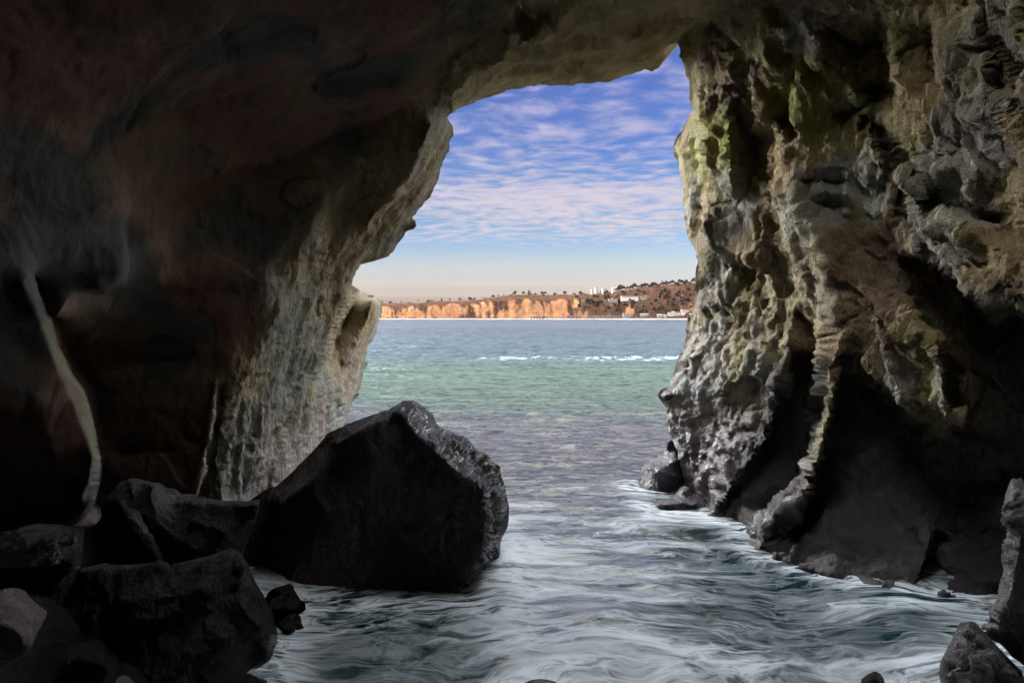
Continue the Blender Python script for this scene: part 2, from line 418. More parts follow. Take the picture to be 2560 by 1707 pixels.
ln((2290, 250, 12.2), (2330, 300, 11.9), (2400, 330, 11.5))
ln((2480, 110, 11.2), (2500, 220, 11.0), (2545, 290, 10.6))
ln((2470, 150, 10.6), (2455, 200, 10.9), (2520, 330, 10.9), (2540, 420, 10.7))                       # dark cleft on the far right
ln((2500, 60, 10.2), (2560, 130, 9.6), (2620, 200, 9.2))
ln((2520, 260, 9.8), (2560, 330, 9.4), (2640, 500, 8.8))
ln((2700, -200, 7.4), (2900, 300, 7.4), (3100, 700, 7.0))
# shelf with the worn pale hollows
ln((1990, 480, 15.2), (2030, 478, 14.8), (2080, 480, 14.4), (2125, 490, 14.0), (2128, 545, 14.0))
ln((2036, 548, 14.75), (2080, 552, 14.5), (2120, 550, 14.2))
ln((2045, 515, 15.0), (2085, 515, 14.8), (2112, 515, 14.5))
ln((2142, 470, 14.2), (2200, 460, 13.6), (2232, 455, 13.2), (2236, 540, 13.2), (2200, 555, 13.5), (2150, 545, 14.0))
ln((2250, 450, 13.3), (2262, 500, 13.4), (2272, 550, 13.3))
ln((2262, 440, 12.4), (2285, 500, 12.3), (2296, 560, 12.3))
# edge of the great overhang on the right
ln((2256, 622, 12.9), (2300, 628, 12.2), (2349, 636, 11.6), (2404, 676, 10.9), (2440, 706, 10.4), (2470, 728, 10.0), (2530, 738, 9.4), (2620, 748, 8.8), (2800, 800, 8.0))
ln((2256, 645, 13.7), (2300, 655, 13.4), (2349, 668, 13.2), (2404, 712, 12.9), (2440, 740, 12.7), (2470, 762, 12.5), (2530, 775, 12.1), (2620, 790, 11.6), (2800, 840, 10.8))
ln((2380, 560, 11.4), (2430, 590, 11.0), (2480, 620, 10.4), (2520, 640, 10.0))
ln((2380, 600, 11.9), (2420, 640, 11.5), (2460, 660, 10.9))
# lower right: ribs and dark recesses
ln((1996, 490, 15.1), (2020, 545, 14.6), (2048, 592, 14.3), (2068, 631, 14.1), (2078, 713, 14.0), (2078, 779, 13.9), (2088, 866, 13.7), (2086, 930, 13.6), (2086, 970, 13.5))
ln((1975, 560, 15.7), (2010, 640, 15.4), (2040, 720, 15.2), (2055, 790, 15.0), (2066, 830, 14.7), (2076, 870, 14.5), (2062, 905, 14.5), (2045, 950, 14.7))
ln((2045, 954, 14.7), (2056, 1008, 14.4), (2040, 1085, 14.4), (2023, 1140, 14.4), (2016, 1178, 14.4), (1963, 1227, 14.6), (1887, 1287, 14.7), (1862, 1342, 14.5), (1860, 1380, 14.4))
ln((2089, 877, 13.7), (2088, 970, 13.5), (2070, 1058, 13.5), (2044, 1145, 13.6), (2020, 1238, 13.6), (1940, 1315, 13.7), (1881, 1372, 13.7), (1880, 1430, 13.7))
ln((2104, 960, 14.6), (2086, 1070, 14.6), (2060, 1155, 14.6), (2040, 1240, 14.4), (1985, 1330, 14.0), (1920, 1378, 13.6), (1900, 1450, 13.6))
ln((2030, 870, 16.2), (2040, 900, 16.2), (2020, 1000, 16.4), (2010, 1100, 16.4), (1950, 1200, 16.2), (1880, 1275, 15.8), (1850, 1330, 15.4))   # back of the narrow recess
ln((1982, 900, 16.4), (1975, 960, 16.5), (1935, 1100, 16.6), (1870, 1190, 16.4), (1800, 1290, 16.0))
ln((1970, 830, 15.8), (1970, 900, 15.6), (1962, 950, 15.6), (1922, 1096, 15.9), (1852, 1180, 15.9), (1774, 1293, 15.9), (1770, 1400, 15.9))
ln((1985, 770, 16.3), (2000, 790, 16.5), (2030, 830, 16.4), (2058, 850, 15.6))
ln((2094, 905, 13.9), (2154, 892, 13.4), (2209, 945, 12.9), (2264, 1005, 12.5), (2290, 1036, 12.3), (2310, 1020, 12.2), (2330, 960, 11.9), (2340, 900, 11.8))
ln((2110, 935, 14.7), (2154, 920, 14.7), (2204, 972, 14.4), (2262, 1035, 14.0), (2298, 1066, 13.8))
ln((2256, 640, 13.4), (2230, 720, 13.2), (2300, 820, 12.2), (2336, 866, 11.6), (2359, 948, 11.3), (2362, 1019, 11.3), (2389, 1044, 11.3))
ln((2290, 760, 13.4), (2350, 850, 12.8), (2378, 948, 12.8), (2384, 1012, 12.8), (2410, 1060, 12.6))
ln((2120, 700, 13.8), (2180, 760, 13.2), (2220, 850, 12.7))
ln((2120, 1150, 14.4), (2250, 1180, 13.6), (2400, 1200, 13.1), (2560, 1200, 12.4), (2800, 1200, 10.5))
ln((1930, 1392, 13.3), (2045, 1433, 12.4), (2154, 1461, 11.95), (2264, 1483, 11.55), (2373, 1488, 11.45), (2471, 1491, 11.4), (2700, 1530, 10.6))
ln((2270, 1330, 12.9), (2320, 1325, 12.4), (2331, 1340, 12.2), (2310, 1420, 12.0), (2290, 1475, 11.9))
ln((2345, 1345, 13.0), (2325, 1425, 12.7), (2310, 1480, 12.2))

ln((2118, 110, 15.9), (2195, 120, 15.4), (2208, 225, 15.1), (2160, 265, 15.5), (2112, 300, 15.5))
ln((2160, 300, 14.9), (2205, 353, 14.6), (2236, 424, 14.2))
ln((1985, 335, 16.3), (1958, 300, 16.8), (1940, 262, 17.0))
ln((2100, 470, 14.9), (2060, 455, 15.3), (2010, 455, 15.6))
ln((2310, 470, 12.8), (2350, 520, 12.6), (2380, 530, 12.3))
ln((2300, 470, 12.2), (2345, 425, 11.7), (2400, 420, 11.3), (2440, 470, 11.0))
ln((2440, 500, 11.7), (2470, 545, 11.5), (2520, 580, 11.0))
ln((1850, 690, 18.6), (1850, 740, 18.5)); ln((1900, 690, 18.1), (1905, 760, 17.8)); ln((1960, 640, 16.8), (1965, 720, 16.9))
t1 = time.time()
CAVE_D = Membrane(-1500, 4100, -1300, 2250, 5, LN)
print('membrane', time.time() - t1)

def graded(lo, hi, a, b, step, grow=1.12):
    xs = list(np.arange(a, b + .1, step))
    s = step; x = xs[-1]
    while x < hi: s *= grow; x += s; xs.append(min(x, hi))
    s = step; x = xs[0]
    while x > lo: s *= grow; x -= s; xs.insert(0, max(x, lo))
    return np.array(xs)

BM = [0.0, 0.0]
def rough_rock(V, N, amp_big, amp_mid, amp_fine, smooth_mask=1.0, pit=0.0):
    """how far the rough surface stands out of the smooth one"""
    q = np.stack([V[:, 0] * .9 + V[:, 2] * .25, V[:, 1] * .9, V[:, 2] * .55 - V[:, 1] * .3], -1)
    w = np.stack([fbm(V * .8 + 5, 2), fbm(V * .8 + 25, 2), fbm(V * .8 + 45, 2)], -1) * .45
    big = -ridged(q * .8 + w, 3, .42)
    mid = -ridged(q * 2.5 + w * 1.5, 3, .5)
    fine = fbm(q * 9.0 + w * 2, 3, .6)
    d = amp_big * (big - BM[0]) + amp_mid * (mid - BM[1]) + amp_fine * fine
    if pit is not None and np.any(np.asarray(pit) > 0):
        d1, d2 = worley(q * np.array([2.1, 2.1, 1.4]) + w * 1.2)
        d = d - pit * sstep(.62, .15, d1)
    return d * smooth_mask

_p = np.random.RandomState(5).rand(6000, 3) * 20
BM = [float((-ridged(_p, 3, .42)).mean()), float((-ridged(_p, 3, .5)).mean())]
print('means', BM)
def build_cave():
    xs = graded(-1500, 4100, -24, 2584, 4); ys = graded(-1300, 2250, -24, 1500, 4)
    X, Y = np.meshgrid(xs, ys)
    ny, nx = X.shape
    sh = X.shape
    hole = inside(OPEN_POLY, X, Y)
    # loosen the lattice onto the outline
    near = np.zeros(sh, bool)
    out = ~hole
    pad = np.pad(out, 1)
    for a in (0, 1, 2):
        for b in (0, 1, 2): near |= pad[a:a + ny, b:b + nx]
    rim = hole & near
    d, bx, by = nearest_on(OPEN_POLY, X[rim], Y[rim])
    X[rim] = bx; Y[rim] = by
    keep = out | rim
    idx = np.arange(nx * ny).reshape(sh)
    Fq = np.stack([idx[:-1, :-1], idx[:-1, 1:], idx[1:, 1:], idx[1:, :-1]], -1).reshape(-1, 4)
    kf = keep.ravel()
    fk = kf[Fq].all(1)
    # a face whose four corners all sit on the outline is sky
    rf = rim.ravel(); fk &= ~rf[Fq].all(1)
    # roof hole added above the frame to light the water and right wall
    cxm = X.ravel()[Fq].mean(1); cym = Y.ravel()[Fq].mean(1)
    sky = inside(ADDED_SKYLIGHT, cxm, cym)
    if USE_ADDED_SKYLIGHT: fk &= ~sky
    Fq = Fq[fk][:, ::-1]
    x = X.ravel(); y = Y.ravel()
    V = P3(x, y, CAVE_D(x, y))
    N = vnormals(V, Fq)
    # which part of the cave each point belongs to
    left, right, roof = region(x, y)
    lit = np.zeros(len(x))
    jamb = sstep(-90, 40, slab_side(x, y)) * left
    ab = .14 * right + .04 * left * (1 - jamb) + .07 * jamb + .14 * roof
    am = .045 * right + .008 * left * (1 - jamb) + .025 * jamb + .05 * roof
    af = .040 * right + .006 * left * (1 - jamb) + .035 * jamb + .016 * roof
    pit = .09 * right * sstep(900, 1300, y) + .03 * jamb * sstep(820, 1000, y) + .10 * sstep(800, 850, x) * left * sstep(700, 760, y) + .03 * roof
    # smooth faces: shaded recesses and worn hollows
    sm = np.ones(len(x))
    for poly, k in SMOOTH:
        m = inside(poly, x, y); dd, _, _ = nearest_on(np.array(poly), x, y)
        sm = np.where(m, np.minimum(sm, 1 - (1 - k) * sstep(0, 18, dd)), sm)
    used = np.zeros(len(x), bool); used[Fq.ravel()] = True
    inner = used & (x > -500) & (x < 3100) & (y > -500) & (y < 1750)
    disp = np.zeros(len(x))
    ii = np.where(inner)[0]
    disp[ii] = rough_rock(V[ii], N[ii], ab[ii], am[ii], af[ii], sm[ii], pit[ii])
    oo = np.where(used & ~inner)[0]
    disp[oo] = .5 * fbm(V[oo] * .5, 3)
    # bedding: thin ledges along the strata of the left wall
    wj = np.stack([fbm(V[ii] * .9 + 60, 2), fbm(V[ii] * .9 + 70, 2), fbm(V[ii] * .9 + 90, 2)], -1) * .22
    qb = np.stack([V[ii, 0] * .8 + V[ii, 2] * .3, V[ii, 1] * .8, V[ii, 2] * .6 - V[ii, 1] * .35], -1)
    rt_ = right[ii]; lf_ = left[ii] * (1 - jamb[ii])
    disp[ii] += (.20 * blocks(qb * 1.15 + wj) + .10 * blocks(qb * 2.9 + wj * 2 + 7)) * rt_ * (.35 + .65 * sm[ii])
    disp[ii] += .07 * blocks(np.stack([V[ii, 0] * .28, V[ii, 1] * .28, V[ii, 2] * .5], -1) + wj * .5) * lf_ * sstep(330, 480, x[ii]) + .10 * blocks(np.stack([V[ii, 0] * .7, V[ii, 1] * .7, V[ii, 2] * .35], -1) + wj) * jamb[ii]
    disp[ii] += .12 * blocks(np.stack([V[ii, 0] * .5, V[ii, 1] * 1.1, V[ii, 2] * 1.6], -1) + wj * 2) * roof[ii]
    disp[ii] += .035 * perlin(np.stack([V[ii, 0] * .3, V[ii, 1] * .3, V[ii, 2] * 3.2], -1)) * rt_
    bed = perlin(np.stack([V[:, 0] * .12, V[:, 1] * .12, V[:, 2] * 2.2], -1)) * .05 * left * (1 - jamb)
    disp += bed
    dr, _, _ = nearest_on(OPEN_POLY[(OPEN_POLY[:, 1] < 1400)], x, y, False)
    disp *= .3 + .7 * sstep(0, 45, dr)
    V = V + N * disp[:, None]
    # ---- thickness: from the rim of the opening the rock goes on outwards
    e = {}
    for f in Fq:
        for k in range(4):
            a, b = int(f[k]), int(f[(k + 1) % 4])
            if rf[a] and rf[b]:
                key = (min(a, b), max(a, b))
                if key in e: e[key] = None
                else: e[key] = (a, b)
    rim_e = [v for v in e.values() if v]
    rv = sorted({a for ed in rim_e for a in ed}); pos = {v: k for k, v in enumerate(rv)}
    base = V[rv]; tx = x[rv]; ty = y[rv]
    cen = np.array([1310., 560.])
    rings = [base]
    outv = np.stack([tx - cen[0], ty - cen[1]], -1); outv /= np.linalg.norm(outv, axis=1)[:, None]
    for s, fl in ((1.03, 0.004), (1.10, .02), (1.25, .07), (1.5, .22), (1.7, .6)):
        Q = np.array([0, 0, CAMZ]) + (base - np.array([0, 0, CAMZ])) * s
        dirv = np.stack([outv[:, 0], np.zeros(len(rv)), -outv[:, 1]], -1)
        Q = Q + dirv * (fl * 20)
        Q = Q + dirv * (np.abs(fbm(Q * .35, 3))[:, None] * fl * 8)
        rings.append(Q)
    n0 = len(V); m = len(rv)
    VV = [V] + rings[1:]
    EF = []
    for r in range(5):
        for a, b in rim_e:
            ia = a if r == 0 else n0 + (r - 1) * m + pos[a]; ib = b if r == 0 else n0 + (r - 1) * m + pos[b]
            ja = n0 + r * m + pos[a]; jb = n0 + r * m + pos[b]
            EF.append((ia, ja, jb, ib))
    V = np.concatenate(VV); EF = np.array(EF, int)
    allx = np.concatenate([x] + [tx] * 5); ally = np.concatenate([y] + [ty] * 5)
    Fall = np.concatenate([Fq, EF])
    # ---- skirt behind the camera, closing the cave
    bord = list(idx[0, :]) + list(idx[1:, -1]) + list(idx[-2::-1, 0])
    bpos = V[bord]
    ring1 = bpos * np.array([1.0, 0, 1.0]) + np.array([0, -1.5, 0])
    ring2 = bpos * np.array([.9, 0, .95]) + np.array([0, -12, 0])
    ring3 = bpos * np.array([.05, 0, .1]) + np.array([0, -16, 1])
    nb = len(bord); n1 = len(V)
    sk = []
    for r in range(3):
        for k in range(nb - 1):
            a = bord[k] if r == 0 else n1 + (r - 1) * nb + k; b = bord[k + 1] if r == 0 else n1 + (r - 1) * nb + k + 1
            sk.append((a, b, n1 + r * nb + k + 1, n1 + r * nb + k))
    V = np.concatenate([V, ring1, ring2, ring3])
    # the added skylight gets a short shaft that keeps direct sun out
    e = {}
    for f in Fq:
        for k in range(4):
            a, b = int(f[k]), int(f[(k + 1) % 4]); key = (min(a, b), max(a, b))
            e[key] = None if key in e else (a, b)
    inner_b = [v for v in e.values() if v and not (rf[v[0]] and rf[v[1]])]
    onb = np.zeros(len(x), bool); onb[bord] = True; onb[idx[-1, :]] = True
    inner_b = [v for v in inner_b if not (onb[v[0]] and onb[v[1]])]
    sv = sorted({q for v in inner_b for q in v}); sp_ = {q: k for k, q in enumerate(sv)}
    if not sv: sv = [0]; sp_ = {0: 0}
    up = V[sv] + np.array([0, 0, ADDED_SHAFT]); up = up + .4 * np.stack([fbm(up * .5, 3)] * 3, -1)
    up2 = up + (up - up.mean(0)) * np.array([1.5, 1.5, 0])
    n2 = len(V); ns = len(sv)
    for a, b in inner_b:
        sk.append((a, n2 + sp_[a], n2 + sp_[b], b)); sk.append((n2 + sp_[a], n2 + ns + sp_[a], n2 + ns + sp_[b], n2 + sp_[b]))
    V = np.concatenate([V, up, up2])
    allx = np.concatenate([allx] + [x[bord]] * 3 + [x[sv]] * 2); ally = np.concatenate([ally] + [y[bord]] * 3 + [y[sv]] * 2)
    Fall = np.concatenate([Fall, np.array(sk, int)])
    # ---- colour of the stone, with shade painted into the right recess
    L, R, RF = region(allx, ally)
    jb = sstep(-90, 40, slab_side(allx, ally)) * L
    nA = fbm(V * .35 + 3, 4); nB = fbm(V * .55 + 40, 3); nC = fbm(V * np.array([.7, .7, .35]) + 80, 4)
    def c(*v): return np.array(v, float)[None, :]
    mixf = lambda a, b, t: a * (1 - t[:, None]) + b * t[:, None]
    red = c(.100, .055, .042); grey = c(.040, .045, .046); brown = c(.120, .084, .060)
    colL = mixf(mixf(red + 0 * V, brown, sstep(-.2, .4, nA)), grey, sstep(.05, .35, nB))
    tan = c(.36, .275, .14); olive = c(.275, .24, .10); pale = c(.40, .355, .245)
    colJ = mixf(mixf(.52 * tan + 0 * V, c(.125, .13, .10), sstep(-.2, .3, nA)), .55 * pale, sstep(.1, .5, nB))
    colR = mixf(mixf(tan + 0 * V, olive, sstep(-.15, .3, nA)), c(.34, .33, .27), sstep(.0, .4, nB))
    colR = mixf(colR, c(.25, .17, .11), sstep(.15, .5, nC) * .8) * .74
    for (ax, ay, rad, cc, k) in STAINS:
        dd = np.sqrt((allx - ax) ** 2 + ((ally - ay) * .6) ** 2)
        colR = mixf(colR, c(*cc), k * sstep(rad, rad * .35, dd + nC * rad * .6))
    # fin tone and recess shade, then the tide zone: violet-grey weed crust
    fin = sstep(18, 8, nearest_on(np.array([(112, 820), (130, 860), (172, 945), (202, 1005), (226, 1078), (240, 1142)], float), allx, ally, False)[0])
    colL = mixf(colL, c(.085, .098, .045), fin * sstep(-.55, .1, nC))
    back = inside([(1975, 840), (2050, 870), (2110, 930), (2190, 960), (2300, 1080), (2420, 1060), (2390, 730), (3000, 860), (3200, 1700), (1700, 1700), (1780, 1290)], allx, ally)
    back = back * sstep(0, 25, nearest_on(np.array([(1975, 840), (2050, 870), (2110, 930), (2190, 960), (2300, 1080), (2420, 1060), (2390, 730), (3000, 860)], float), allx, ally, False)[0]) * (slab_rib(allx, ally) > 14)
    colR = mixf(colR, c(.028, .022, .021) + .006 * nA[:, None], back * .9)  # lower-right recess darkened in the stone colour to stand in for shade
    low = sstep(2.6, .8, V[:, 2] + nA * 1.6)
    vio = mixf(c(.26, .24, .28) + 0 * V, c(.12, .09, .13), sstep(-.1, .3, nB))
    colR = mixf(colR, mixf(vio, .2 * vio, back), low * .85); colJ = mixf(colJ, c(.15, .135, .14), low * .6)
    colRF = mixf(mixf(c(.42, .35, .20) + 0 * V, c(.45, .40, .24), sstep(-.1, .4, nA)), c(.27, .20, .13), sstep(.15, .5, nB))
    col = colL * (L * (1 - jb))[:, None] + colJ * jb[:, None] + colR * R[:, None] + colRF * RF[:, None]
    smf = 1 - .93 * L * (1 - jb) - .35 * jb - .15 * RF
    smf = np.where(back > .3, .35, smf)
    col = np.concatenate([col, smf[:, None]], 1)
    # ---- three things: left wall, right wall, roof
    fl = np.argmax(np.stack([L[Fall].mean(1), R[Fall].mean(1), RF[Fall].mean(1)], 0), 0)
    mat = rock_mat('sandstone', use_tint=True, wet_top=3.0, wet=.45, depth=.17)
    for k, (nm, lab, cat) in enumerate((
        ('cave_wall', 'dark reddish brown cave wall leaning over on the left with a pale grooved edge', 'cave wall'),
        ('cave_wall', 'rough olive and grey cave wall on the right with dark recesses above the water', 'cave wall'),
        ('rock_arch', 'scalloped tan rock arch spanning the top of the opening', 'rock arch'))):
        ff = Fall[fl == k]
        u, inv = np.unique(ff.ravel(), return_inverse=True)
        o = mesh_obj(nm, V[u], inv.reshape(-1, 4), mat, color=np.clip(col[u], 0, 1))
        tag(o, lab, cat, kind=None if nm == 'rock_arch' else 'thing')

ROOF_L = [(1125, 283), (1128, 240), (1132, 219), (1165, 190), (1206, 165), (1240, 152), (1261, 146), (1272, 120), (1270, 80), (1268, 50), (1284, 0), (1300, -120), (1320, -500), (1330, -1400)]
ROOF_R = [(1694, 106), (1698, 96), (1724, 73), (1774, 49), (1856, 11), (1900, -20), (2100, -250), (2300, -800), (2400, -1400)]
ROOF_POLY = np.array(ROOF_L + ROOF_R[::-1] + [(1600, 260), (1400, 400)], float)
SLAB = [(1140, 100), (1030, 290), (900, 430), (812, 483), (790, 548), (746, 642), (707, 697), (690, 790), (640, 845), (596, 916), (563, 992), (538, 1080), (522, 1151), (540, 1260), (540, 2300)]
def slab_side(x, y):
    """positive to the right of the lit slab's border"""
    p = np.array(SLAB, float)
    bx = np.interp(y, p[:, 1], p[:, 0])
    return x - bx
RIB = np.array([(2078, 779), (2084, 866), (2075, 950), (2062, 1058), (2036, 1145), (2018, 1210), (1955, 1270), (1885, 1330), (1870, 1380)], float)
def slab_rib(x, y):
    return nearest_on(RIB, x, y, False)[0]
def region(x, y):
    roof = inside(ROOF_POLY, x, y)
    rt = (x > 1400) & ~roof; lf = ~rt & ~roof
    return lf.astype(float), rt.astype(float), roof.astype(float)
ADDED_SKYLIGHT = [(1240, -1150), (1260, -380), (1420, -290), (1900, -300), (2200, -430), (2240, -1150)]
ADDED_SHAFT = 3.0
USE_ADDED_SKYLIGHT = True
SMOOTH = [([(1825, 265), (1860, 262), (1908, 370), (1905, 470), (1830, 470)], .12), ([(1764, 500), (1890, 500), (1900, 640), (1830, 648), (1775, 615)], .12),
    ([(2038, 482), (2122, 490), (2122, 545), (2050, 548)], .15), ([(2145, 475), (2230, 460), (2230, 540), (2160, 545)], .2),
    ([(1975, 860), (2050, 910), (2010, 1140), (1880, 1280), (1790, 1290), (1930, 1100)], .15),
    ([(2105, 950), (2190, 975), (2300, 1070), (2420, 1050), (2400, 760), (2800, 860), (2800, 1500), (1960, 1480), (2040, 1240)], .5),
    ([(2080, 85), (2195, 80), (2200, 200), (2150, 240), (2100, 160)], .3), ([(880, 735), (935, 760), (905, 840), (860, 900), (820, 910)], .15)]
STAINS = [(1795, 350, 75, (.30, .31, .06), .8), (2000, 250, 90, (.24, .26, .05), .75), (2150, 250, 50, (.13, .20, .05), .8), (1760, 230, 60, (.30, .28, .10), .6), (1890, 115, 90, (.24, .24, .08), .7),
    (1960, 400, 90, (.34, .23, .12), .6), (2270, 80, 60, (.14, .18, .07), .6), (2420, 150, 90, (.18, .22, .12), .5), (1740, 900, 90, (.40, .41, .44), .6),
    (1700, 1010, 90, (.40, .42, .46), .6), (2080, 515, 60, (.40, .42, .40), .9), (2190, 505, 60, (.32, .35, .32), .8), (2500, 370, 40, (.40, .40, .42), .7), (2000, 700, 160, (.30, .27, .18), .5)]
build_cave()
print('cave', time.time() - T0)
# ================================================================== LOOSE ROCKS
def make_rock(name, label, outline, lines=(), thick=1.5, step=4.0, amps=(.10, .05, .02), mat=None, pit=0.0, smooth_poly=None, group=None, bulge=1.0, cat='rock', tint=None):
    """a boulder: traced face, real thickness behind it"""
    ol = np.array(outline, float)
    closed = np.vstack([ol, ol[:1]])
    x0, y0 = ol[:, 0].min() - 3 * step, ol[:, 1].min() - 3 * step
    x1, y1 = ol[:, 0].max() + 3 * step, ol[:, 1].max() + 3 * step
    M = Membrane(x0, x1, y0, y1, step, [closed] + [list(l) for l in lines], iters=60)
    MB = Membrane(x0, x1, y0, y1, step, [closed], iters=60)
    X, Y = np.meshgrid(np.arange(x0, x1, step), np.arange(y0, y1, step))
    ny, nx = X.shape
    ins = inside(ol, X, Y)
    pad = np.pad(ins, 1); near = np.zeros(X.shape, bool)
    for a in (0, 1, 2):
        for b in (0, 1, 2): near |= pad[a:a + ny, b:b + nx]
    rim = near & ~ins
    _, bx, by = nearest_on(ol, X[rim], Y[rim])
    X[rim] = bx; Y[rim] = by
    keep = (ins | rim).ravel(); rf = rim.ravel()
    idx = np.arange(nx * ny).reshape(ny, nx)
    Fq = np.stack([idx[:-1, :-1], idx[:-1, 1:], idx[1:, 1:], idx[1:, :-1]], -1).reshape(-1, 4)
    Fq = Fq[keep[Fq].all(1) & ~rf[Fq].all(1)][:, ::-1]
    x = X.ravel(); y = Y.ravel()
    V = P3(x, y, M(x, y))
    N = vnormals(V, Fq)
    dist, _, _ = nearest_on(ol, x, y)
    edge = sstep(0, 10, dist) * .8 + .2
    sm = np.ones(len(x))
    if smooth_poly is not None:
        for poly, k in smooth_poly:
            mm = inside(poly, x, y); dd, _, _ = nearest_on(np.array(poly, float), x, y)
            sm = np.where(mm, 1 - (1 - k) * sstep(0, 12, dd), sm)
    u = np.unique(Fq)
    disp = np.zeros(len(x))
    disp[u] = rough_rock(V[u] * 1.6, N[u], *amps, sm[u], np.full(len(u), pit))
    V = V + N * (disp * edge)[:, None]
    mx = max(dist[u].max(), 1)
    db = MB(x, y) + .05 + thick * bulge * np.sqrt(np.clip(dist / mx, 0, 1))
    B = P3(x, y, np.maximum(db, M(x, y) + .05))
    B += (.12 * fbm(B * 1.3, 3) * sstep(0, 10, dist))[:, None]
    # stitch the rims
    e = {}
    for f in Fq:
        for k in range(4):
            a, b = int(f[k]), int(f[(k + 1) % 4]); key = (min(a, b), max(a, b))
            e[key] = None if key in e else (a, b)
    n = len(V)
    St = np.array([(b, a, a + n, b + n) for a, b in (v for v in e.values() if v)], int)
    VV = np.concatenate([V, B]); FF = np.concatenate([Fq, Fq[:, ::-1] + n, St])
    u, inv = np.unique(FF.ravel(), return_inverse=True)
    VV = VV[u]
    base = np.array([VV[:, 0].mean(), VV[:, 1].mean(), VV[:, 2].min()])
    o = mesh_obj(name, VV, inv.reshape(-1, 4), mat, loc=base)
    return tag(o, label, cat, group)

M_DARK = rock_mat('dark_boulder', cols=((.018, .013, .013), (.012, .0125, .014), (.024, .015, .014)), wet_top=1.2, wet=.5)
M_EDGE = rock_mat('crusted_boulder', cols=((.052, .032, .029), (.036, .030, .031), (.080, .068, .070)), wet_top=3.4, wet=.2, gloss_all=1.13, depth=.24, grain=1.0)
M_WET = rock_mat('wet_rock', cols=((.032, .028, .032), (.020, .021, .026), (.06, .054, .062)), wet_top=2.0, wet=.4, gloss_all=1.0, grain=1.4, depth=.2)
M_FOOT = rock_mat('tide_rock', cols=((.12, .10, .13), (.08, .07, .09), (.20, .18, .20)), wet_top=2.0, wet=.4, gloss_all=.55, grain=1.4)
M_PINK = rock_mat('dusty_rock', cols=((.22, .17, .18), (.16, .13, .14), (.28, .24, .25)), wet_top=.3, wet=.3)
M_CRUST = rock_mat('barnacle_rock', cols=((.40, .38, .39), (.14, .13, .14), (.62, .60, .60)), wet_top=1.0, wet=.2, gloss_all=.6, grain=2.0)

GR = 'loose rocks at the foot of the cave'
# the great boulder
BO = [(800, 1107, 12.6), (819, 1083, 12.6), (853, 1068, 12.5), (872, 1058, 12.4), (902, 1047, 12.3), (932, 1036, 12.2), (964, 1026, 12.2), (987, 1013, 12.4), (1008, 1002, 12.9), (1027, 1002, 13.1), (1051, 1010, 13.1), (1066, 1022, 13.1), (1081, 1034, 13.1), (1086, 1045, 13.1), (1089, 1056, 13.1),
      (1108, 1075, 13.1), (1123, 1079, 13.2), (1149, 1092, 13.2), (1172, 1102, 13.2), (1193, 1122, 13.2), (1217, 1136, 13.2), (1234, 1156, 13.2), (1251, 1166, 13.2), (1252, 1185, 13.2), (1261, 1207, 13.2), (1267, 1238, 13.2), (1273, 1266, 13.2), (1272, 1300, 13.2), (1267, 1320, 13.3), (1252, 1351, 13.4), (1251, 1377, 13.4), (1246, 1396, 13.4), (1225, 1425, 13.2), (1193, 1455, 12.9),
      (1150, 1560, 12.4), (1000, 1600, 11.9), (700, 1620, 12.2), (560, 1520, 12.8), (560, 1350, 13.2), (610, 1262, 13.3), (660, 1225, 13.1), (690, 1215, 13.0), (730, 1180, 12.9), (770, 1140, 12.7)]
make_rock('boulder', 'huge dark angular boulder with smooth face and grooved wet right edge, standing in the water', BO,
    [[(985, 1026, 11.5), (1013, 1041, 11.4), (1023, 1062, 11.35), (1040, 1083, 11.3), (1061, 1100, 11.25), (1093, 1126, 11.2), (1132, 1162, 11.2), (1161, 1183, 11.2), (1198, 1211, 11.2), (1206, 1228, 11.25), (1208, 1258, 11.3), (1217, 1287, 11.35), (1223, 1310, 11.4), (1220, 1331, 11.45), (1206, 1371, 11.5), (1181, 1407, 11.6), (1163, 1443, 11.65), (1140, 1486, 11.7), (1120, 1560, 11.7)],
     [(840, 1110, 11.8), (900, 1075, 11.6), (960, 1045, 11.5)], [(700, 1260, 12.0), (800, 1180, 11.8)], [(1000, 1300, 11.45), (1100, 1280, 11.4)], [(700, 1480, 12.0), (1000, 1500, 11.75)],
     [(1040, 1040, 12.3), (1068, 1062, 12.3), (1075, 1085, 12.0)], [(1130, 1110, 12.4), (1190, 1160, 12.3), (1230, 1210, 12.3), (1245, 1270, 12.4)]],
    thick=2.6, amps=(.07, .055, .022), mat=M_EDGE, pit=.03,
    smooth_poly=[([(560, 1250), (700, 1215), (800, 1110), (900, 1050), (985, 1026), (1013, 1041), (1023, 1062), (1093, 1126), (1198, 1211), (1222, 1310), (1206, 1371), (1140, 1486), (1120, 1640), (560, 1600)], .09)], cat='boulder')
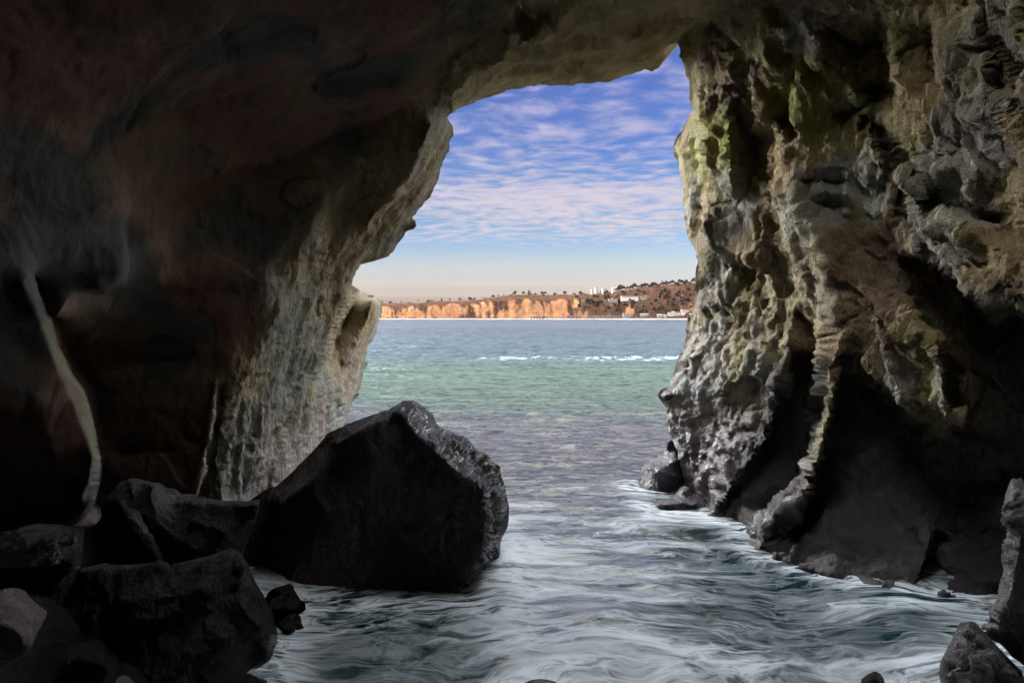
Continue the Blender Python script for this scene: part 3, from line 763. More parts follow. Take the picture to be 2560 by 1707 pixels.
make_rock('boulder', 'flat topped black boulder with pale cracks across its face, left of the huge boulder',
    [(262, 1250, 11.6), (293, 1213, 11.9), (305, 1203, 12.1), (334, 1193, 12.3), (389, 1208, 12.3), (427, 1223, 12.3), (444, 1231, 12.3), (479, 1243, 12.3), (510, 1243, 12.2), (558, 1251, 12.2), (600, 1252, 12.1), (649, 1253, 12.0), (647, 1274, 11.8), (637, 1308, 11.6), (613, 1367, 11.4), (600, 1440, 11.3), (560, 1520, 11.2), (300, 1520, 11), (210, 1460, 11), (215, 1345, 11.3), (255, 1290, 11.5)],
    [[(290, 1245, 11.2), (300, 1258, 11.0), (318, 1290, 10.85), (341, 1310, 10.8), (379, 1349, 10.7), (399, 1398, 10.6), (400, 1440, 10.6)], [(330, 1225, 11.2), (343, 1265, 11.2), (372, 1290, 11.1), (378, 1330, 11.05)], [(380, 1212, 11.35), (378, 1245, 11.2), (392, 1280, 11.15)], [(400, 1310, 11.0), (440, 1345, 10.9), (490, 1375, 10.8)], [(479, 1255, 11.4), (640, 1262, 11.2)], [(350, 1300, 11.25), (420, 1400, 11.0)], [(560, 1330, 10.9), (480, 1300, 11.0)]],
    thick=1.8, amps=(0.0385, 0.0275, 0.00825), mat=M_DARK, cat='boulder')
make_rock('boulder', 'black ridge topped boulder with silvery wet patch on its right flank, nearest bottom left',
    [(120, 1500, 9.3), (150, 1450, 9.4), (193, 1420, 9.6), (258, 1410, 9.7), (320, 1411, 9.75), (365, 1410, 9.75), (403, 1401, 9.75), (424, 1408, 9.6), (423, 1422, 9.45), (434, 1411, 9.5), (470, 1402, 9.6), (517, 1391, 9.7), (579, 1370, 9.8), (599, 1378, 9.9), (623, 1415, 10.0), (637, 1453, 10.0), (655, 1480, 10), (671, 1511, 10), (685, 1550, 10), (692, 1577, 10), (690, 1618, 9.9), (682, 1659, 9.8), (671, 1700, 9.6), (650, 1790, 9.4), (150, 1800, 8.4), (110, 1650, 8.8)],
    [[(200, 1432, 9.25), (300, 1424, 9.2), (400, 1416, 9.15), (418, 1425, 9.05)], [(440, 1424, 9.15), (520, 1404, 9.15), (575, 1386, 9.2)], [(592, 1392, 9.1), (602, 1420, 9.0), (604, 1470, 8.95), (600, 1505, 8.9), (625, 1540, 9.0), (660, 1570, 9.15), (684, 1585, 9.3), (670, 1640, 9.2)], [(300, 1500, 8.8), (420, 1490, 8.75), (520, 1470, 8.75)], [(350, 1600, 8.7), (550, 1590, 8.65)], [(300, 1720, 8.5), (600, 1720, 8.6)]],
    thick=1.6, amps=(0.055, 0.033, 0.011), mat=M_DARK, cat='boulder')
make_rock('rock', 'wet black slab with glinting top, leftmost under the pink rock',
    [(-90, 1350, 9.8), (0, 1330, 10), (60, 1315, 10.2), (96, 1308, 10.3), (158, 1311, 10.4), (212, 1325, 10.4), (209, 1345, 10.2), (207, 1367, 10), (203, 1408, 9.8), (190, 1430, 9.7), (120, 1470, 9.5), (-90, 1480, 9.2)],
    [[(-80, 1372, 9.5), (60, 1350, 9.55), (150, 1345, 9.6), (196, 1350, 9.6)], [(-60, 1420, 9.2), (100, 1415, 9.2), (190, 1400, 9.35)]], thick=1.0, amps=(0.0385, 0.0275, 0.011), mat=M_WET)
make_rock('rock', 'dusty pink rock wedged upright below the pale fin of rock, left',
    [(127, 1291, 12.4), (138, 1260, 12.8), (155, 1236, 13), (185, 1226, 13.2), (207, 1220, 13.3), (241, 1260, 13.3), (260, 1285, 13.2), (258, 1310, 13), (253, 1336, 12.8), (250, 1400, 12.4), (130, 1400, 12)],
    [[(140, 1290, 12.1), (150, 1310, 12.0), (160, 1270, 12.3)], [(160, 1262, 12.35), (185, 1250, 12.6), (238, 1275, 12.6)], [(170, 1310, 12.1), (240, 1325, 12.2)]], thick=.8, amps=(0.022, 0.0165, 0.00825), mat=M_PINK)
make_rock('rock', 'rounded grey boulder with a crack, cut off by the left edge of the picture',
    [(-60, 1500, 7.2), (-20, 1490, 7.3), (31, 1490, 7.4), (62, 1508, 7.45), (82, 1530, 7.45), (100, 1549, 7.4), (96, 1573, 7.3), (86, 1600, 7.2), (76, 1621, 7.1), (60, 1640, 7.0), (20, 1650, 6.9), (-60, 1650, 6.8)],
    [[(-50, 1545, 6.85), (0, 1548, 6.8), (30, 1556, 6.8)], [(-40, 1560, 6.7), (10, 1562, 6.65), (50, 1585, 6.65), (56, 1610, 6.7)], [(10, 1510, 7.05), (50, 1525, 7.0), (80, 1552, 7.0)]], thick=.6, amps=(0.0165, 0.0165, 0.0066), mat=M_PINK)
make_rock('rock', 'low wet black rock with bluish glints under the ridge topped boulder',
    [(140, 1740, 7.4), (150, 1660, 7.7), (170, 1625, 7.9), (213, 1611, 8.0), (250, 1630, 8.0), (286, 1655, 8.0), (296, 1700, 7.8), (300, 1760, 7.6)],
    [[(165, 1660, 7.45), (215, 1640, 7.5), (270, 1668, 7.5)]], thick=.6, amps=(0.033, 0.0275, 0.011), mat=M_WET)
make_rock('rock', 'small rounded pinkish stone at the bottom edge, below the ridge topped boulder',
    [(286, 1745, 7.2), (289, 1700, 7.35), (300, 1689, 7.45), (312, 1686, 7.45), (325, 1692, 7.4), (334, 1705, 7.3), (336, 1745, 7.2)],
    [[(300, 1712, 7.15), (322, 1712, 7.15)]], thick=.2, amps=(0.0066, 0.0066, 0.0033), mat=M_PINK, step=2.5)
make_rock('rock', 'low glistening rock at the bottom edge where the ridge topped boulder meets the foam',
    [(540, 1745, 8.2), (551, 1697, 8.5), (566, 1684, 8.6), (585, 1679, 8.65), (605, 1683, 8.65), (622, 1682, 8.6), (640, 1690, 8.5), (658, 1702, 8.4), (668, 1745, 8.2)],
    [[(570, 1700, 8.25), (610, 1698, 8.25), (640, 1708, 8.25)]], thick=.4, amps=(0.0165, 0.0165, 0.00825), mat=M_WET, step=2.5)
for lab, cxx, cyy, r, d in (('knobbly wet rubble rock between the ridge topped boulder and the huge boulder', 704, 1510, 44, 10.5), ('small dark stone in the foam beside the silvery wet patch', 728, 1560, 26, 10.3)):
    ol = [(cxx + r * 1.25 * math.cos(a_) * (1 + .18 * math.sin(3 * a_ + cxx)), cyy + r * math.sin(a_) * (1 + .15 * math.cos(2 * a_ + cyy)), d) for a_ in np.linspace(0, 2 * math.pi, 18)[:-1]]
    make_rock('rock', lab, ol, [[(cxx - r * .4, cyy, d - .25), (cxx + r * .3, cyy + r * .2, d - .28)]], thick=.4, amps=(.16, .10, .04), mat=M_WET, step=3)
make_rock('rock', 'tall black rock with a ragged silver edge at the right border of the picture',
    [(2521, 1227, 8.6), (2529, 1211, 8.7), (2560, 1209, 8.8), (2640, 1205, 8.8), (2720, 1300, 8.6), (2720, 1800, 8.0), (2600, 1720, 8.0), (2560, 1663, 8.2), (2530, 1640, 8.3), (2510, 1618, 8.4), (2490, 1600, 8.5), (2477, 1593, 8.55), (2468, 1580, 8.6), (2466, 1566, 8.6), (2477, 1533, 8.6), (2483, 1515, 8.6), (2493, 1495, 8.6), (2500, 1460, 8.6), (2510, 1424, 8.6), (2503, 1400, 8.6), (2504, 1375, 8.6), (2518, 1358, 8.6), (2522, 1335, 8.6), (2526, 1315, 8.6), (2516, 1290, 8.6), (2516, 1265, 8.6)],
    [[(2532, 1232, 8.1), (2533, 1262, 8.0), (2540, 1300, 8.0), (2552, 1325, 8.0), (2545, 1365, 8.0), (2540, 1400, 8.0), (2534, 1430, 8.0), (2527, 1470, 8.0), (2515, 1510, 8.0), (2500, 1545, 8.0), (2494, 1580, 8.1)], [(2580, 1240, 8.0), (2640, 1400, 8.1), (2600, 1600, 8.0)]],
    thick=.8, amps=(0.09, 0.09, 0.05), mat=M_CRUST, tint=None, smooth_poly=[([(2545, 1240), (2700, 1240), (2700, 1700), (2520, 1600), (2515, 1530), (2560, 1350)], .3)], step=3, pit=.05)
make_rock('rock', 'pointed rock crusted with pale barnacles in the bottom right corner',
    [(2417, 1552, 8.2), (2425, 1551, 8.25), (2444, 1560, 8.3), (2470, 1588, 8.3), (2510, 1632, 8.2), (2553, 1675, 8.1), (2600, 1780, 7.8), (2350, 1800, 7.6), (2352, 1710, 7.9), (2347, 1681, 8.05), (2351, 1653, 8.15), (2366, 1622, 8.2), (2379, 1599, 8.25), (2388, 1578, 8.25), (2400, 1555, 8.2)],
    [[(2421, 1562, 7.85), (2424, 1600, 7.7), (2432, 1640, 7.6), (2450, 1700, 7.5)], [(2385, 1640, 7.85), (2380, 1690, 7.75)], [(2450, 1590, 7.8), (2500, 1660, 7.65)]], thick=.5, amps=(0.09, 0.06, 0.03), mat=M_CRUST, step=2.5, pit=.05)
make_rock('rock', 'small dark wet rock in the foam, bottom edge, left of the barnacled rock',
    [(2140, 1750, 7.9), (2154, 1697, 8.2), (2170, 1684, 8.3), (2187, 1677, 8.35), (2200, 1682, 8.3), (2209, 1695, 8.2), (2222, 1750, 7.9)],
    [[(2170, 1700, 7.95), (2195, 1698, 7.95)]], thick=.3, amps=(0.01375, 0.01375, 0.0066), mat=M_WET, step=2.5)
make_rock('rock', 'smooth purple brown rock awash at the middle of the bottom edge',
    [(1300, 1740, 8.3), (1313, 1704, 8.5), (1330, 1698, 8.55), (1351, 1695.5, 8.6), (1372, 1698, 8.55), (1391, 1704, 8.5), (1404, 1740, 8.3)],
    [[(1330, 1708, 8.3), (1372, 1708, 8.3)]], thick=.3, amps=(0.0066, 0.0055, 0.0033), mat=M_FOOT, step=2.5)
make_rock('rock', 'jagged dark violet rock below the overhang at the foot of the right wall',
    [(1669, 1108, 19.0), (1676, 1099, 19.1), (1685, 1104, 19.1), (1697, 1125, 19), (1712, 1160, 18.9), (1722, 1200, 18.8), (1712, 1228, 18.4), (1660, 1235, 18.2), (1600, 1232, 18.4), (1574, 1216, 18.9), (1590, 1204, 19), (1607, 1190, 19.1), (1603, 1178, 19.2), (1611, 1157, 19.3), (1630, 1150, 19.3), (1649, 1139, 19.2), (1666, 1125, 19.1)],
    [[(1615, 1172, 18.6), (1650, 1165, 18.3), (1690, 1150, 18.3)], [(1640, 1180, 18.1), (1690, 1190, 18.0)]], thick=.9, amps=(0.044, 0.0385, 0.0165), mat=M_FOOT, step=3)
make_rock('rock', 'low dark knobbly ledge awash below the right wall',
    [(1617, 1258, 17.2), (1628, 1252, 17.3), (1655, 1249, 17.3), (1681, 1243, 17.3), (1695, 1228, 17.4), (1700, 1218, 17.4), (1711, 1214, 17.4), (1722, 1219, 17.3), (1730, 1232, 17.3), (1757, 1245, 17.2), (1768, 1270, 16.8), (1760, 1310, 16.4), (1690, 1300, 16.5), (1640, 1292, 16.8), (1618, 1272, 17.0)],
    [[(1640, 1262, 16.8), (1690, 1255, 16.6), (1740, 1260, 16.4)], [(1705, 1228, 16.9), (1716, 1232, 16.9)]], thick=.7, amps=(0.033, 0.033, 0.01375), mat=M_FOOT, step=3)
make_rock('rock', 'dark overhanging knob of rock jutting from the right wall over the green water',
    [(1643, 988, 19.6), (1650, 975, 19.7), (1661, 967, 19.8), (1680, 968, 19.8), (1696, 990, 19.7), (1694, 1006, 19.6), (1672, 1012, 19.5), (1655, 1004, 19.5)],
    [[(1660, 988, 19.1), (1684, 988, 19.1)]], thick=.5, amps=(0.0165, 0.022, 0.011), mat=M_FOOT, step=2.5)

# shore of rubble that the left boulders lie on
def cave_floor():
    xs = np.linspace(-16, -.8, 70); ys = np.linspace(-15, 15.5, 110)
    X, Y = np.meshgrid(xs, ys); x = X.ravel(); y = Y.ravel()
    z = -.5 + .42 * np.clip(-x - 2.2 - .12 * np.clip(y - 6, 0, 9), -1, 3) + .3 * fbm(np.stack([x, y, 0 * x], -1) * .7, 4)
    idx = np.arange(len(x)).reshape(X.shape)
    Fq = np.stack([idx[:-1, :-1], idx[:-1, 1:], idx[1:, 1:], idx[1:, :-1]], -1).reshape(-1, 4)
    tag(mesh_obj('ground', np.stack([x, y, z], -1), Fq, M_DARK), kind='structure')
cave_floor()
print('rocks', time.time() - T0)

# ================================================================== THE FAR SHORE
SKYL = [(-200, 748), (300, 752), (700, 757), (958, 760), (1017, 760), (1076, 757), (1174, 753), (1232, 746), (1281, 742), (1330, 740), (1378, 741), (1437, 738), (1466, 736), (1496, 734), (1564, 729), (1594, 723), (1652, 719), (1682, 713), (1731, 711), (1850, 706), (2100, 700), (2700, 720)]
def shore_y(X): return np.interp(X, [-1500, -400, -100, 60, 200, 280, 420, 1500], [2250, 2120, 2030, 1960, 1890, 1850, 1830, 1800])
def coast_height(X, Y):
    sy = shore_y(X); v = Y - sy
    px = CX + X / 2050 * F
    top = (HY - np.interp(px, [p[0] for p in SKYL], [p[1] for p in SKYL])) / F * (sy + 240) + CAMZ
    p = np.stack([X * .012, v * .004, 0 * X], -1)
    gully = ridged(np.stack([X * .016 + .004 * v, v * .0035, 0 * X], -1), 4, .55)
    spur = fbm(np.stack([X * .006, v * .003 + 4, 0 * X], -1), 3)
    left = 1 - sstep(150, 230, X)
    off = 46 * gully + 60 * spur
    vv = v - 28 + off * sstep(5, 60, v)
    cliff = sstep(0, 78, vv) ** .8 * .78 + .22 * sstep(60, 240, vv)
    slope = .10 * sstep(16, 40, v) + .22 * sstep(40, 110, vv) + .68 * sstep(60, 250, vv)
    h = top * (cliff * left + slope * (1 - left))
    h = h + (2.2 * gully + 2.0 * spur) * sstep(20, 60, v)
    beach = 1.9 * sstep(-4, 26, v) - 1.2 * sstep(2, -10, v)
    return np.where(v < 20, beach, np.maximum(h, beach)) - .0
def coast():
    xs = np.linspace(-1000, 1100, 760); vs = np.concatenate([np.linspace(-25, 190, 130), np.linspace(193, 700, 50)])
    X, Vv = np.meshgrid(xs, vs); Y = shore_y(X) + Vv
    x = X.ravel(); y = Y.ravel()
    z = coast_height(x, y)
    idx = np.arange(len(x)).reshape(X.shape)
    Fq = np.stack([idx[:-1, :-1], idx[:-1, 1:], idx[1:, 1:], idx[1:, :-1]], -1).reshape(-1, 4)
    m, t = new_mat('coast_ground')
    geo = t.n('ShaderNodeNewGeometry'); pos = geo.outputs['Position']
    sn = t.n('ShaderNodeSeparateXYZ'); t.l(geo.outputs['Normal'], sn.inputs[0])
    sp = t.n('ShaderNodeSeparateXYZ'); t.l(pos, sp.inputs[0])
    n1 = t.noise(pos, .03, 6, .65); n2 = t.noise(t.mapping(pos, scale=(1, 1, .35)), .12, 5, .6)
    bed = t.noise(t.mapping(pos, scale=(.05, .05, 1)), .22, 3, .6)
    bare = t.mix(t.maprange(bed, .35, .65), (.155, .070, .032), (.21, .112, .055))
    bare = t.mix(t.maprange(n2, .45, .7), bare, (.085, .040, .025))
    brush_shade = t.mix(t.maprange(n2, .35, .65), (.018, .011, .008), (.050, .025, .015))
    steep = t.math('ADD', sn.outputs['Z'], t.math('MULTIPLY', t.math('SUBTRACT', n1, .5), .9))
    right = t.maprange(sp.outputs['X'], 130, 240, 0, .30)
    n4 = t.noise(t.mapping(pos, scale=(1, .4, .6), rot=(0, .5, 0)), .022, 5, .62)
    steep = t.math('ADD', steep, t.math('MULTIPLY', t.math('SUBTRACT', n4, .5), 2.4))
    steep = t.math('ADD', steep, t.maprange(t.math('SUBTRACT', sp.outputs['Z'], t.math('MULTIPLY', n1, 16)), 24, 46, -.06, .16))
    veg_shade = t.maprange(t.math('ADD', steep, right), .40, .60)
    c = t.mix(veg_shade, bare, brush_shade)  # dark patches: brush, and cliff shade painted into the colour
    sand = t.maprange(t.math('ADD', sp.outputs['Z'], t.math('MULTIPLY', n2, 1.5)), 3.6, 2.2)
    c = t.mix(sand, c, (.15, .115, .10))
    b = t.n('ShaderNodeBsdfPrincipled'); t.l(c, b.inputs['Base Color']); b.inputs['Roughness'].default_value = 1.0; b.inputs['Specular IOR Level'].default_value = 0
    bp = t.n('ShaderNodeBump'); bp.inputs['Strength'].default_value = .8; bp.inputs['Distance'].default_value = 5; t.l(n2, bp.inputs['Height']); t.l(bp.outputs[0], b.inputs['Normal'])
    o = t.n('ShaderNodeOutputMaterial'); t.l(b.outputs[0], o.inputs[0])
    tag(mesh_obj('hills', np.stack([x, y, z], -1), Fq, m), kind='structure')
    # sea bed beneath the water, out to the shore
coast()

def gh(px, v):
    """ground point under survey column px, v metres inland"""
    X = (px - CX) / F * 2000.0
    for _ in range(3): X = (px - CX) / F * (float(shore_y(np.array([X]))[0]) + v)
    Y = float(shore_y(np.array([X]))[0]) + v
    return X, Y, float(coast_height(np.array([X]), np.array([Y]))[0])
def find_v(px, py):
    """distance inland where the hillside shows at survey pixel (px, py)"""
    best = None
    for v in np.arange(15, 420, 3):
        X, Y, Z = gh(px, v)
        yy = HY - (Z - CAMZ) / Y * F
        if yy <= py: return v
        best = v
    return best

# --- trees of the far shore
M_LEAF = simple_mat('far_foliage', (.018, .013, .010), .9, .5, .3)
M_BARK = simple_mat('far_bark', (.08, .06, .045), .9)
def clump(bmv, bmf, c, r, sq, seed):
    """a ragged leafy mass of small faces"""
    rng = np.random.RandomState(seed)
    n = 46
    for _ in range(n):
        d = rng.normal(size=3); d /= np.linalg.norm(d)
        q = np.array(c) + d * r * np.array([1, 1, sq]) * rng.uniform(.55, 1.05)
        s = r * rng.uniform(.22, .42)
        u = rng.normal(size=3); u /= np.linalg.norm(u); w = np.cross(u, d); w /= max(np.linalg.norm(w), 1e-6); u = np.cross(d, w)
        k = len(bmv)
        bmv += [tuple(q + s * (-u - w)), tuple(q + s * (u - w * .8)), tuple(q + s * (u * .9 + w)), tuple(q + s * (-u * .8 + w * .9))]
        bmf.append((k, k + 1, k + 2, k + 3))
def tree_proto(name, kind):
    root = empty(name, (0, 0, 0))
    v, f = [], []
    n = 7; H = {0: 4, 1: 7, 2: 9, 3: 12}[kind]
    for j, (z, r) in enumerate(((0, .45), (H * .5, .3), (H * .85, .15))):
        for k in range(n):
            a_ = 2 * math.pi * k / n
            v.append((r * math.cos(a_) + .15 * j, r * math.sin(a_), z))
    for j in range(2):
        for k in range(n): f.append((j * n + k, j * n + (k + 1) % n, (j + 1) * n + (k + 1) % n, (j + 1) * n + k))
    mesh_obj('trunk', v, f, M_BARK, root)
    v, f = [], []
    if kind == 0:
        clump(v, f, (0, 0, 5), 3.4, .75, 1); clump(v, f, (2.4, .5, 4.2), 2.4, .8, 2); clump(v, f, (-2.2, 0, 4.0), 2.3, .8, 3)
    elif kind == 1:
        clump(v, f, (0, 0, 8), 4.2, .7, 4); clump(v, f, (3, 1, 6.5), 3, .8, 5); clump(v, f, (-3.2, 0, 6.2), 2.8, .8, 6); clump(v, f, (.6, 0, 10), 2.6, .8, 7)
    elif kind == 2:
        for k, (z, r) in enumerate(((3, 1.9), (5.5, 1.6), (8, 1.2), (10.2, .8))): clump(v, f, (0, 0, z), r, 1.1, 8 + k)
    else:
        clump(v, f, (0, 0, 12), 2.2, .55, 14); clump(v, f, (.6, 0, 11.4), 1.6, .8, 15)
    mesh_obj('crown', v, f, M_LEAF, root)
    return root
KINDS4 = (('shrub_tree', 'low round dark tree on the far headland'), ('broad_tree', 'broad crowned dark tree on the far headland'), ('conifer_tree', 'narrow upright conifer on the far headland'), ('palm_tree', 'tall thin palm on the far headland'))
PROTO = [tree_proto(nm, k) for k, (nm, _) in enumerate(KINDS4)]
used_proto = [False] * 4
def plant(kind, px, v, sc, rz, sink=.6):
    X, Y, Z = gh(px, v)
    if used_proto[kind]:
        r = PROTO[kind].copy(); COL.objects.link(r)
        for ch in PROTO[kind].children:
            c = ch.copy(); COL.objects.link(c); c.parent = r
    else:
        r = PROTO[kind]; used_proto[kind] = True
    r.location = (X, Y, Z - sink * sc); r.rotation_euler = (0, 0, rz); r.scale = (sc, sc, sc * random.uniform(.85, 1.2))
    tag(r, KINDS4[kind][1], 'tree', ('round trees', 'broad trees', 'conifers', 'palms')[kind] + ' along the far headland')
rt = random.Random(4)
def ridge_v(px):
    """inland distance of the skyline at this column"""
    best, bv = 1e9, 100
    for v in np.arange(40, 420, 6):
        X, Y, Z = gh(px, v); yy = HY - (Z - CAMZ) / Y * F
        if yy < best - .12: best, bv = yy, v
    return bv
px = 945.0
while px < 1745:
    dense = px > 1540
    k = rt.choices((0, 1, 2, 3), (5, 3, 1, .5) if not dense else (2, 6, .6, .1))[0]
    sc = rt.uniform(.55, 1.15) * (1.15 if dense else rt.uniform(.45, .95))
    plant(k, px, ridge_v(px) - rt.uniform(0, 14), sc, rt.uniform(0, 6.3))
    px += (rt.uniform(1.5, 4) if rt.random() < .62 else rt.uniform(8, 26)) if not dense else rt.uniform(2.4, 5.0)
for pxx, pyy, k, sc in ((1233, 743, 1, 1.0), (1321, 733, 2, 1.2), (1325, 733, 2, 1.25), (1355, 737, 1, 1.0), (1363, 738, 1, .9), (1386, 738, 0, 1.1)):
    plant(k, pxx, ridge_v(pxx) - 6, sc, rt.uniform(0, 6))
for _ in range(120):
    pxx = rt.uniform(1430, 1745); pyy = rt.uniform(730, 785) if pxx > 1500 else rt.uniform(740, 775)
    top = np.interp(pxx, [p[0] for p in SKYL], [p[1] for p in SKYL])
    if pyy < top + 3: continue
    plant(rt.choice((0, 1, 0, 1, 1)), pxx, find_v(pxx, pyy), rt.uniform(.6, 1.15), rt.uniform(0, 6))

# --- buildings
M_WHITE = simple_mat('white_render', (.40, .37, .34), .8, .06)
M_CREAM = simple_mat('cream_render', (.27, .22, .17), .8, .08)
M_BROWN = simple_mat('brown_timber', (.06, .042, .032), .85, .15)
M_ROOF = simple_mat('grey_roofing', (.13, .115, .105), .9, .15)
M_GLASS, _t = new_mat('window_glass')
_b = _t.n('ShaderNodeBsdfPrincipled'); _b.inputs['Base Color'].default_value = (.03, .035, .04, 1); _b.inputs['Roughness'].default_value = .2
_o = _t.n('ShaderNodeOutputMaterial'); _t.l(_b.outputs[0], _o.inputs[0])
def box(v, f, x0, x1, y0, y1, z0, z1):
    k = len(v)
    v += [(x0, y0, z0), (x1, y0, z0), (x1, y1, z0), (x0, y1, z0), (x0, y0, z1), (x1, y0, z1), (x1, y1, z1), (x0, y1, z1)]
    f += [(k, k + 3, k + 2, k + 1), (k + 4, k + 5, k + 6, k + 7), (k, k + 1, k + 5, k + 4), (k + 1, k + 2, k + 6, k + 5), (k + 2, k + 3, k + 7, k + 6), (k + 3, k, k + 4, k + 7)]
def building(label, px, py_base, wpx, hpx, floors, mat, gable=False, depth=14, v=None, bands=True):
    vv = find_v(px, py_base) if v is None else v
    X, Y, Z = gh(px, vv)
    s = Y / F; W = wpx * s; Hh = hpx * s
    root = empty('building', (X, Y, Z))
    a, f = [], []; box(a, f, -W / 2, W / 2, 0, depth, -8, Hh); mesh_obj('wall', a, f, mat, root, smooth=False)
    a, f = [], []
    if gable:
        e = .6; k = 0
        a += [(-W / 2 - e, -e, Hh + .01), (W / 2 + e, -e, Hh + .01), (W / 2 + e, depth + e, Hh + .01), (-W / 2 - e, depth + e, Hh + .01), (-W / 2 - e, depth / 2, Hh + 2.6), (W / 2 + e, depth / 2, Hh + 2.6)]
        f += [(0, 1, 5, 4), (2, 3, 4, 5), (0, 4, 3), (1, 2, 5), (0, 3, 2, 1)]
    else:
        box(a, f, -W / 2 - .3, W / 2 + .3, -.3, depth + .3, Hh + .01, Hh + .6)
        if W > 16 and hpx > 5: box(a, f, -W * .2, W * .05, depth * .3, depth * .6, Hh + .61, Hh + 2.6)
    mesh_obj('roof', a, f, M_ROOF if gable else mat, root, smooth=False)
    if bands:
        nw = max(2, int(W / 5.0))
        for q in range(floors):
            z0 = Hh * (q + .38) / floors; z1 = Hh * (q + .82) / floors
            for j in range(nw):
                xc = -W / 2 + W * (j + .5) / nw; ww = W / nw * .36
                a, f = [], []; box(a, f, xc - ww, xc + ww, -.12, .1, z0, z1); mesh_obj('window', a, f, M_GLASS, root, smooth=False)
    tag(root, label, 'building')
building('white four storey tower block on the skyline of the far hill', 1483, 735, 9, 11, 4, M_WHITE, depth=18, v=ridge_v(1483) - 8)
building('white taller block rising beside the tower block on the far skyline', 1493, 734, 8, 14, 4, M_WHITE, depth=18, v=ridge_v(1493) - 4)
building('small white block right of the tower block, half behind skyline trees', 1511, 731, 9, 9, 3, M_WHITE, depth=16, v=ridge_v(1511) - 6)
building('long low white building among the trees at the far right end of the skyline row', 1538, 727, 16, 7, 2, M_WHITE, depth=14, v=ridge_v(1538) - 4)
building('tiny white house among trees on the cliff top above the middle of the bay', 1332, 742, 22, 3.4, 1, M_WHITE, depth=10, v=ridge_v(1332) - 16)
building('tiny pale house on the cliff top left of the cypress pair', 1208, 751, 6, 2.4, 1, M_WHITE, depth=8, v=ridge_v(1208) - 14)
building('long low white building halfway up the far hill', 1575, 745, 42, 3.5, 1, M_WHITE, depth=14)
building('cream terraced block with balconies at the right end of the hillside row', 1617, 748, 30, 6.5, 2, M_CREAM, depth=14)
building('grey brown three storey block standing below the long hillside building', 1533, 756, 22, 7.5, 3, M_CREAM, depth=14)
building('small square cream house on the slope above the pier', 1455, 756, 15, 6, 2, M_CREAM, depth=12)
building('dark brown four storey laboratory at the shore end of the pier', 1541, 786, 30, 10.5, 4, M_BROWN, depth=14, v=30)
building('cream four storey annexe beside the dark laboratory by the beach', 1570, 786, 24, 10, 4, M_CREAM, depth=14, v=30)
building('low cream beach house between the annexe and the beach club', 1612, 783, 22, 4, 1, M_CREAM, gable=True, v=34)
building('small white gabled beach cottage with grey roof', 1650, 784, 12, 5, 1, M_WHITE, gable=True, depth=10, v=30)
building('second white cottage, lower and nearer the beach club', 1664, 785, 8, 4.5, 1, M_WHITE, gable=True, depth=9, v=28)
building('big white flat roofed beach club by the right wall of the cave', 1687, 780, 33, 8.5, 2, M_WHITE, depth=20, v=34)
building('white two storey block just right of the beach club', 1714, 777, 19, 8.5, 2, M_WHITE, depth=14, v=38)
building('cream seafront house half hidden by the cave wall', 1729, 783, 10, 6, 2, M_CREAM, gable=True, depth=10, v=30)
building('lone white hut high on the bare right slope', 1706, 739, 4.5, 2, 1, M_WHITE, gable=True, depth=6)

# --- the pier
def pier():
    Y = 1790.0; xa = (1327 - CX) / F * Y; xb = (1578 - CX) / F * Y
    root = empty('pier', (xa, Y, 0))
    mt = simple_mat('pier_concrete', (.24, .215, .20), .85, .15); md = simple_mat('pier_piles', (.03, .025, .024), .9, .2)
    L = xb - xa
    a, f = [], []; box(a, f, 0, L, -4, 4, 6.6, 7.4); mesh_obj('deck', a, f, mt, root, smooth=False)
    a, f = [], []; box(a, f, 0, L, -4.0, -3.85, 8.2, 8.4)
    for k in range(int(L / 4)): box(a, f, k * 4, k * 4 + .15, -4.0, -3.85, 7.41, 8.19)
    mesh_obj('railing', a, f, mt, root, smooth=False)
    a, f = [], []; box(a, f, 2, 12, -3, 3, 7.41, 10.4); mesh_obj('pier_hut', a, f, mt, root, smooth=False)
    proto = None
    xsl = [1.2, 7.5, 14, 21, 27.5] + list(np.arange(34, L - 1, 6.6))
    for k, xx in enumerate(xsl):
        r = 1.0 if k < 5 else .42
        a, f = [], []; n = 8
        for yy in (-3, 3):
            b0 = len(a)
            for z in (-4, 6.59):
                for q in range(n): a.append((r * math.cos(2 * math.pi * q / n), yy + r * math.sin(2 * math.pi * q / n), z))
            for q in range(n): f.append((b0 + q, b0 + (q + 1) % n, b0 + n + (q + 1) % n, b0 + n + q))
        o = mesh_obj('pile_bent', a, f, md if k < 5 else mt, root); o.location = (xx, 0, 0)
    tag(root, 'long straight pier on thin piles running out from the far beach', 'pier')
pier()

# surf line breaking along the far beach
def surf():
    xs = np.linspace(-700, 800, 900)
    V, Fq = [], []
    sy = shore_y(xs) - 14
    hgt = .15 + .9 * np.clip(fbm(np.stack([xs * .03, 0 * xs, 0 * xs], -1), 3) + .25, 0, 1)
    prof = ((-7, -.2), (-3, .55), (0, 1.0), (2.5, .7), (6, -.2))
    for k in range(len(xs)):
        for dy, hh in prof: V.append((xs[k], sy[k] + dy, hh * hgt[k]))
    n = len(prof)
    idx = np.arange(len(V)).reshape(len(xs), n)
    Fq = np.stack([idx[:-1, :-1], idx[1:, :-1], idx[1:, 1:], idx[:-1, 1:]], -1).reshape(-1, 4)
    tag(mesh_obj('surf', np.array(V), Fq, simple_mat('white_water', (.45, .44, .42), .7, .05)), kind='stuff')
surf()
print('coast', time.time() - T0)

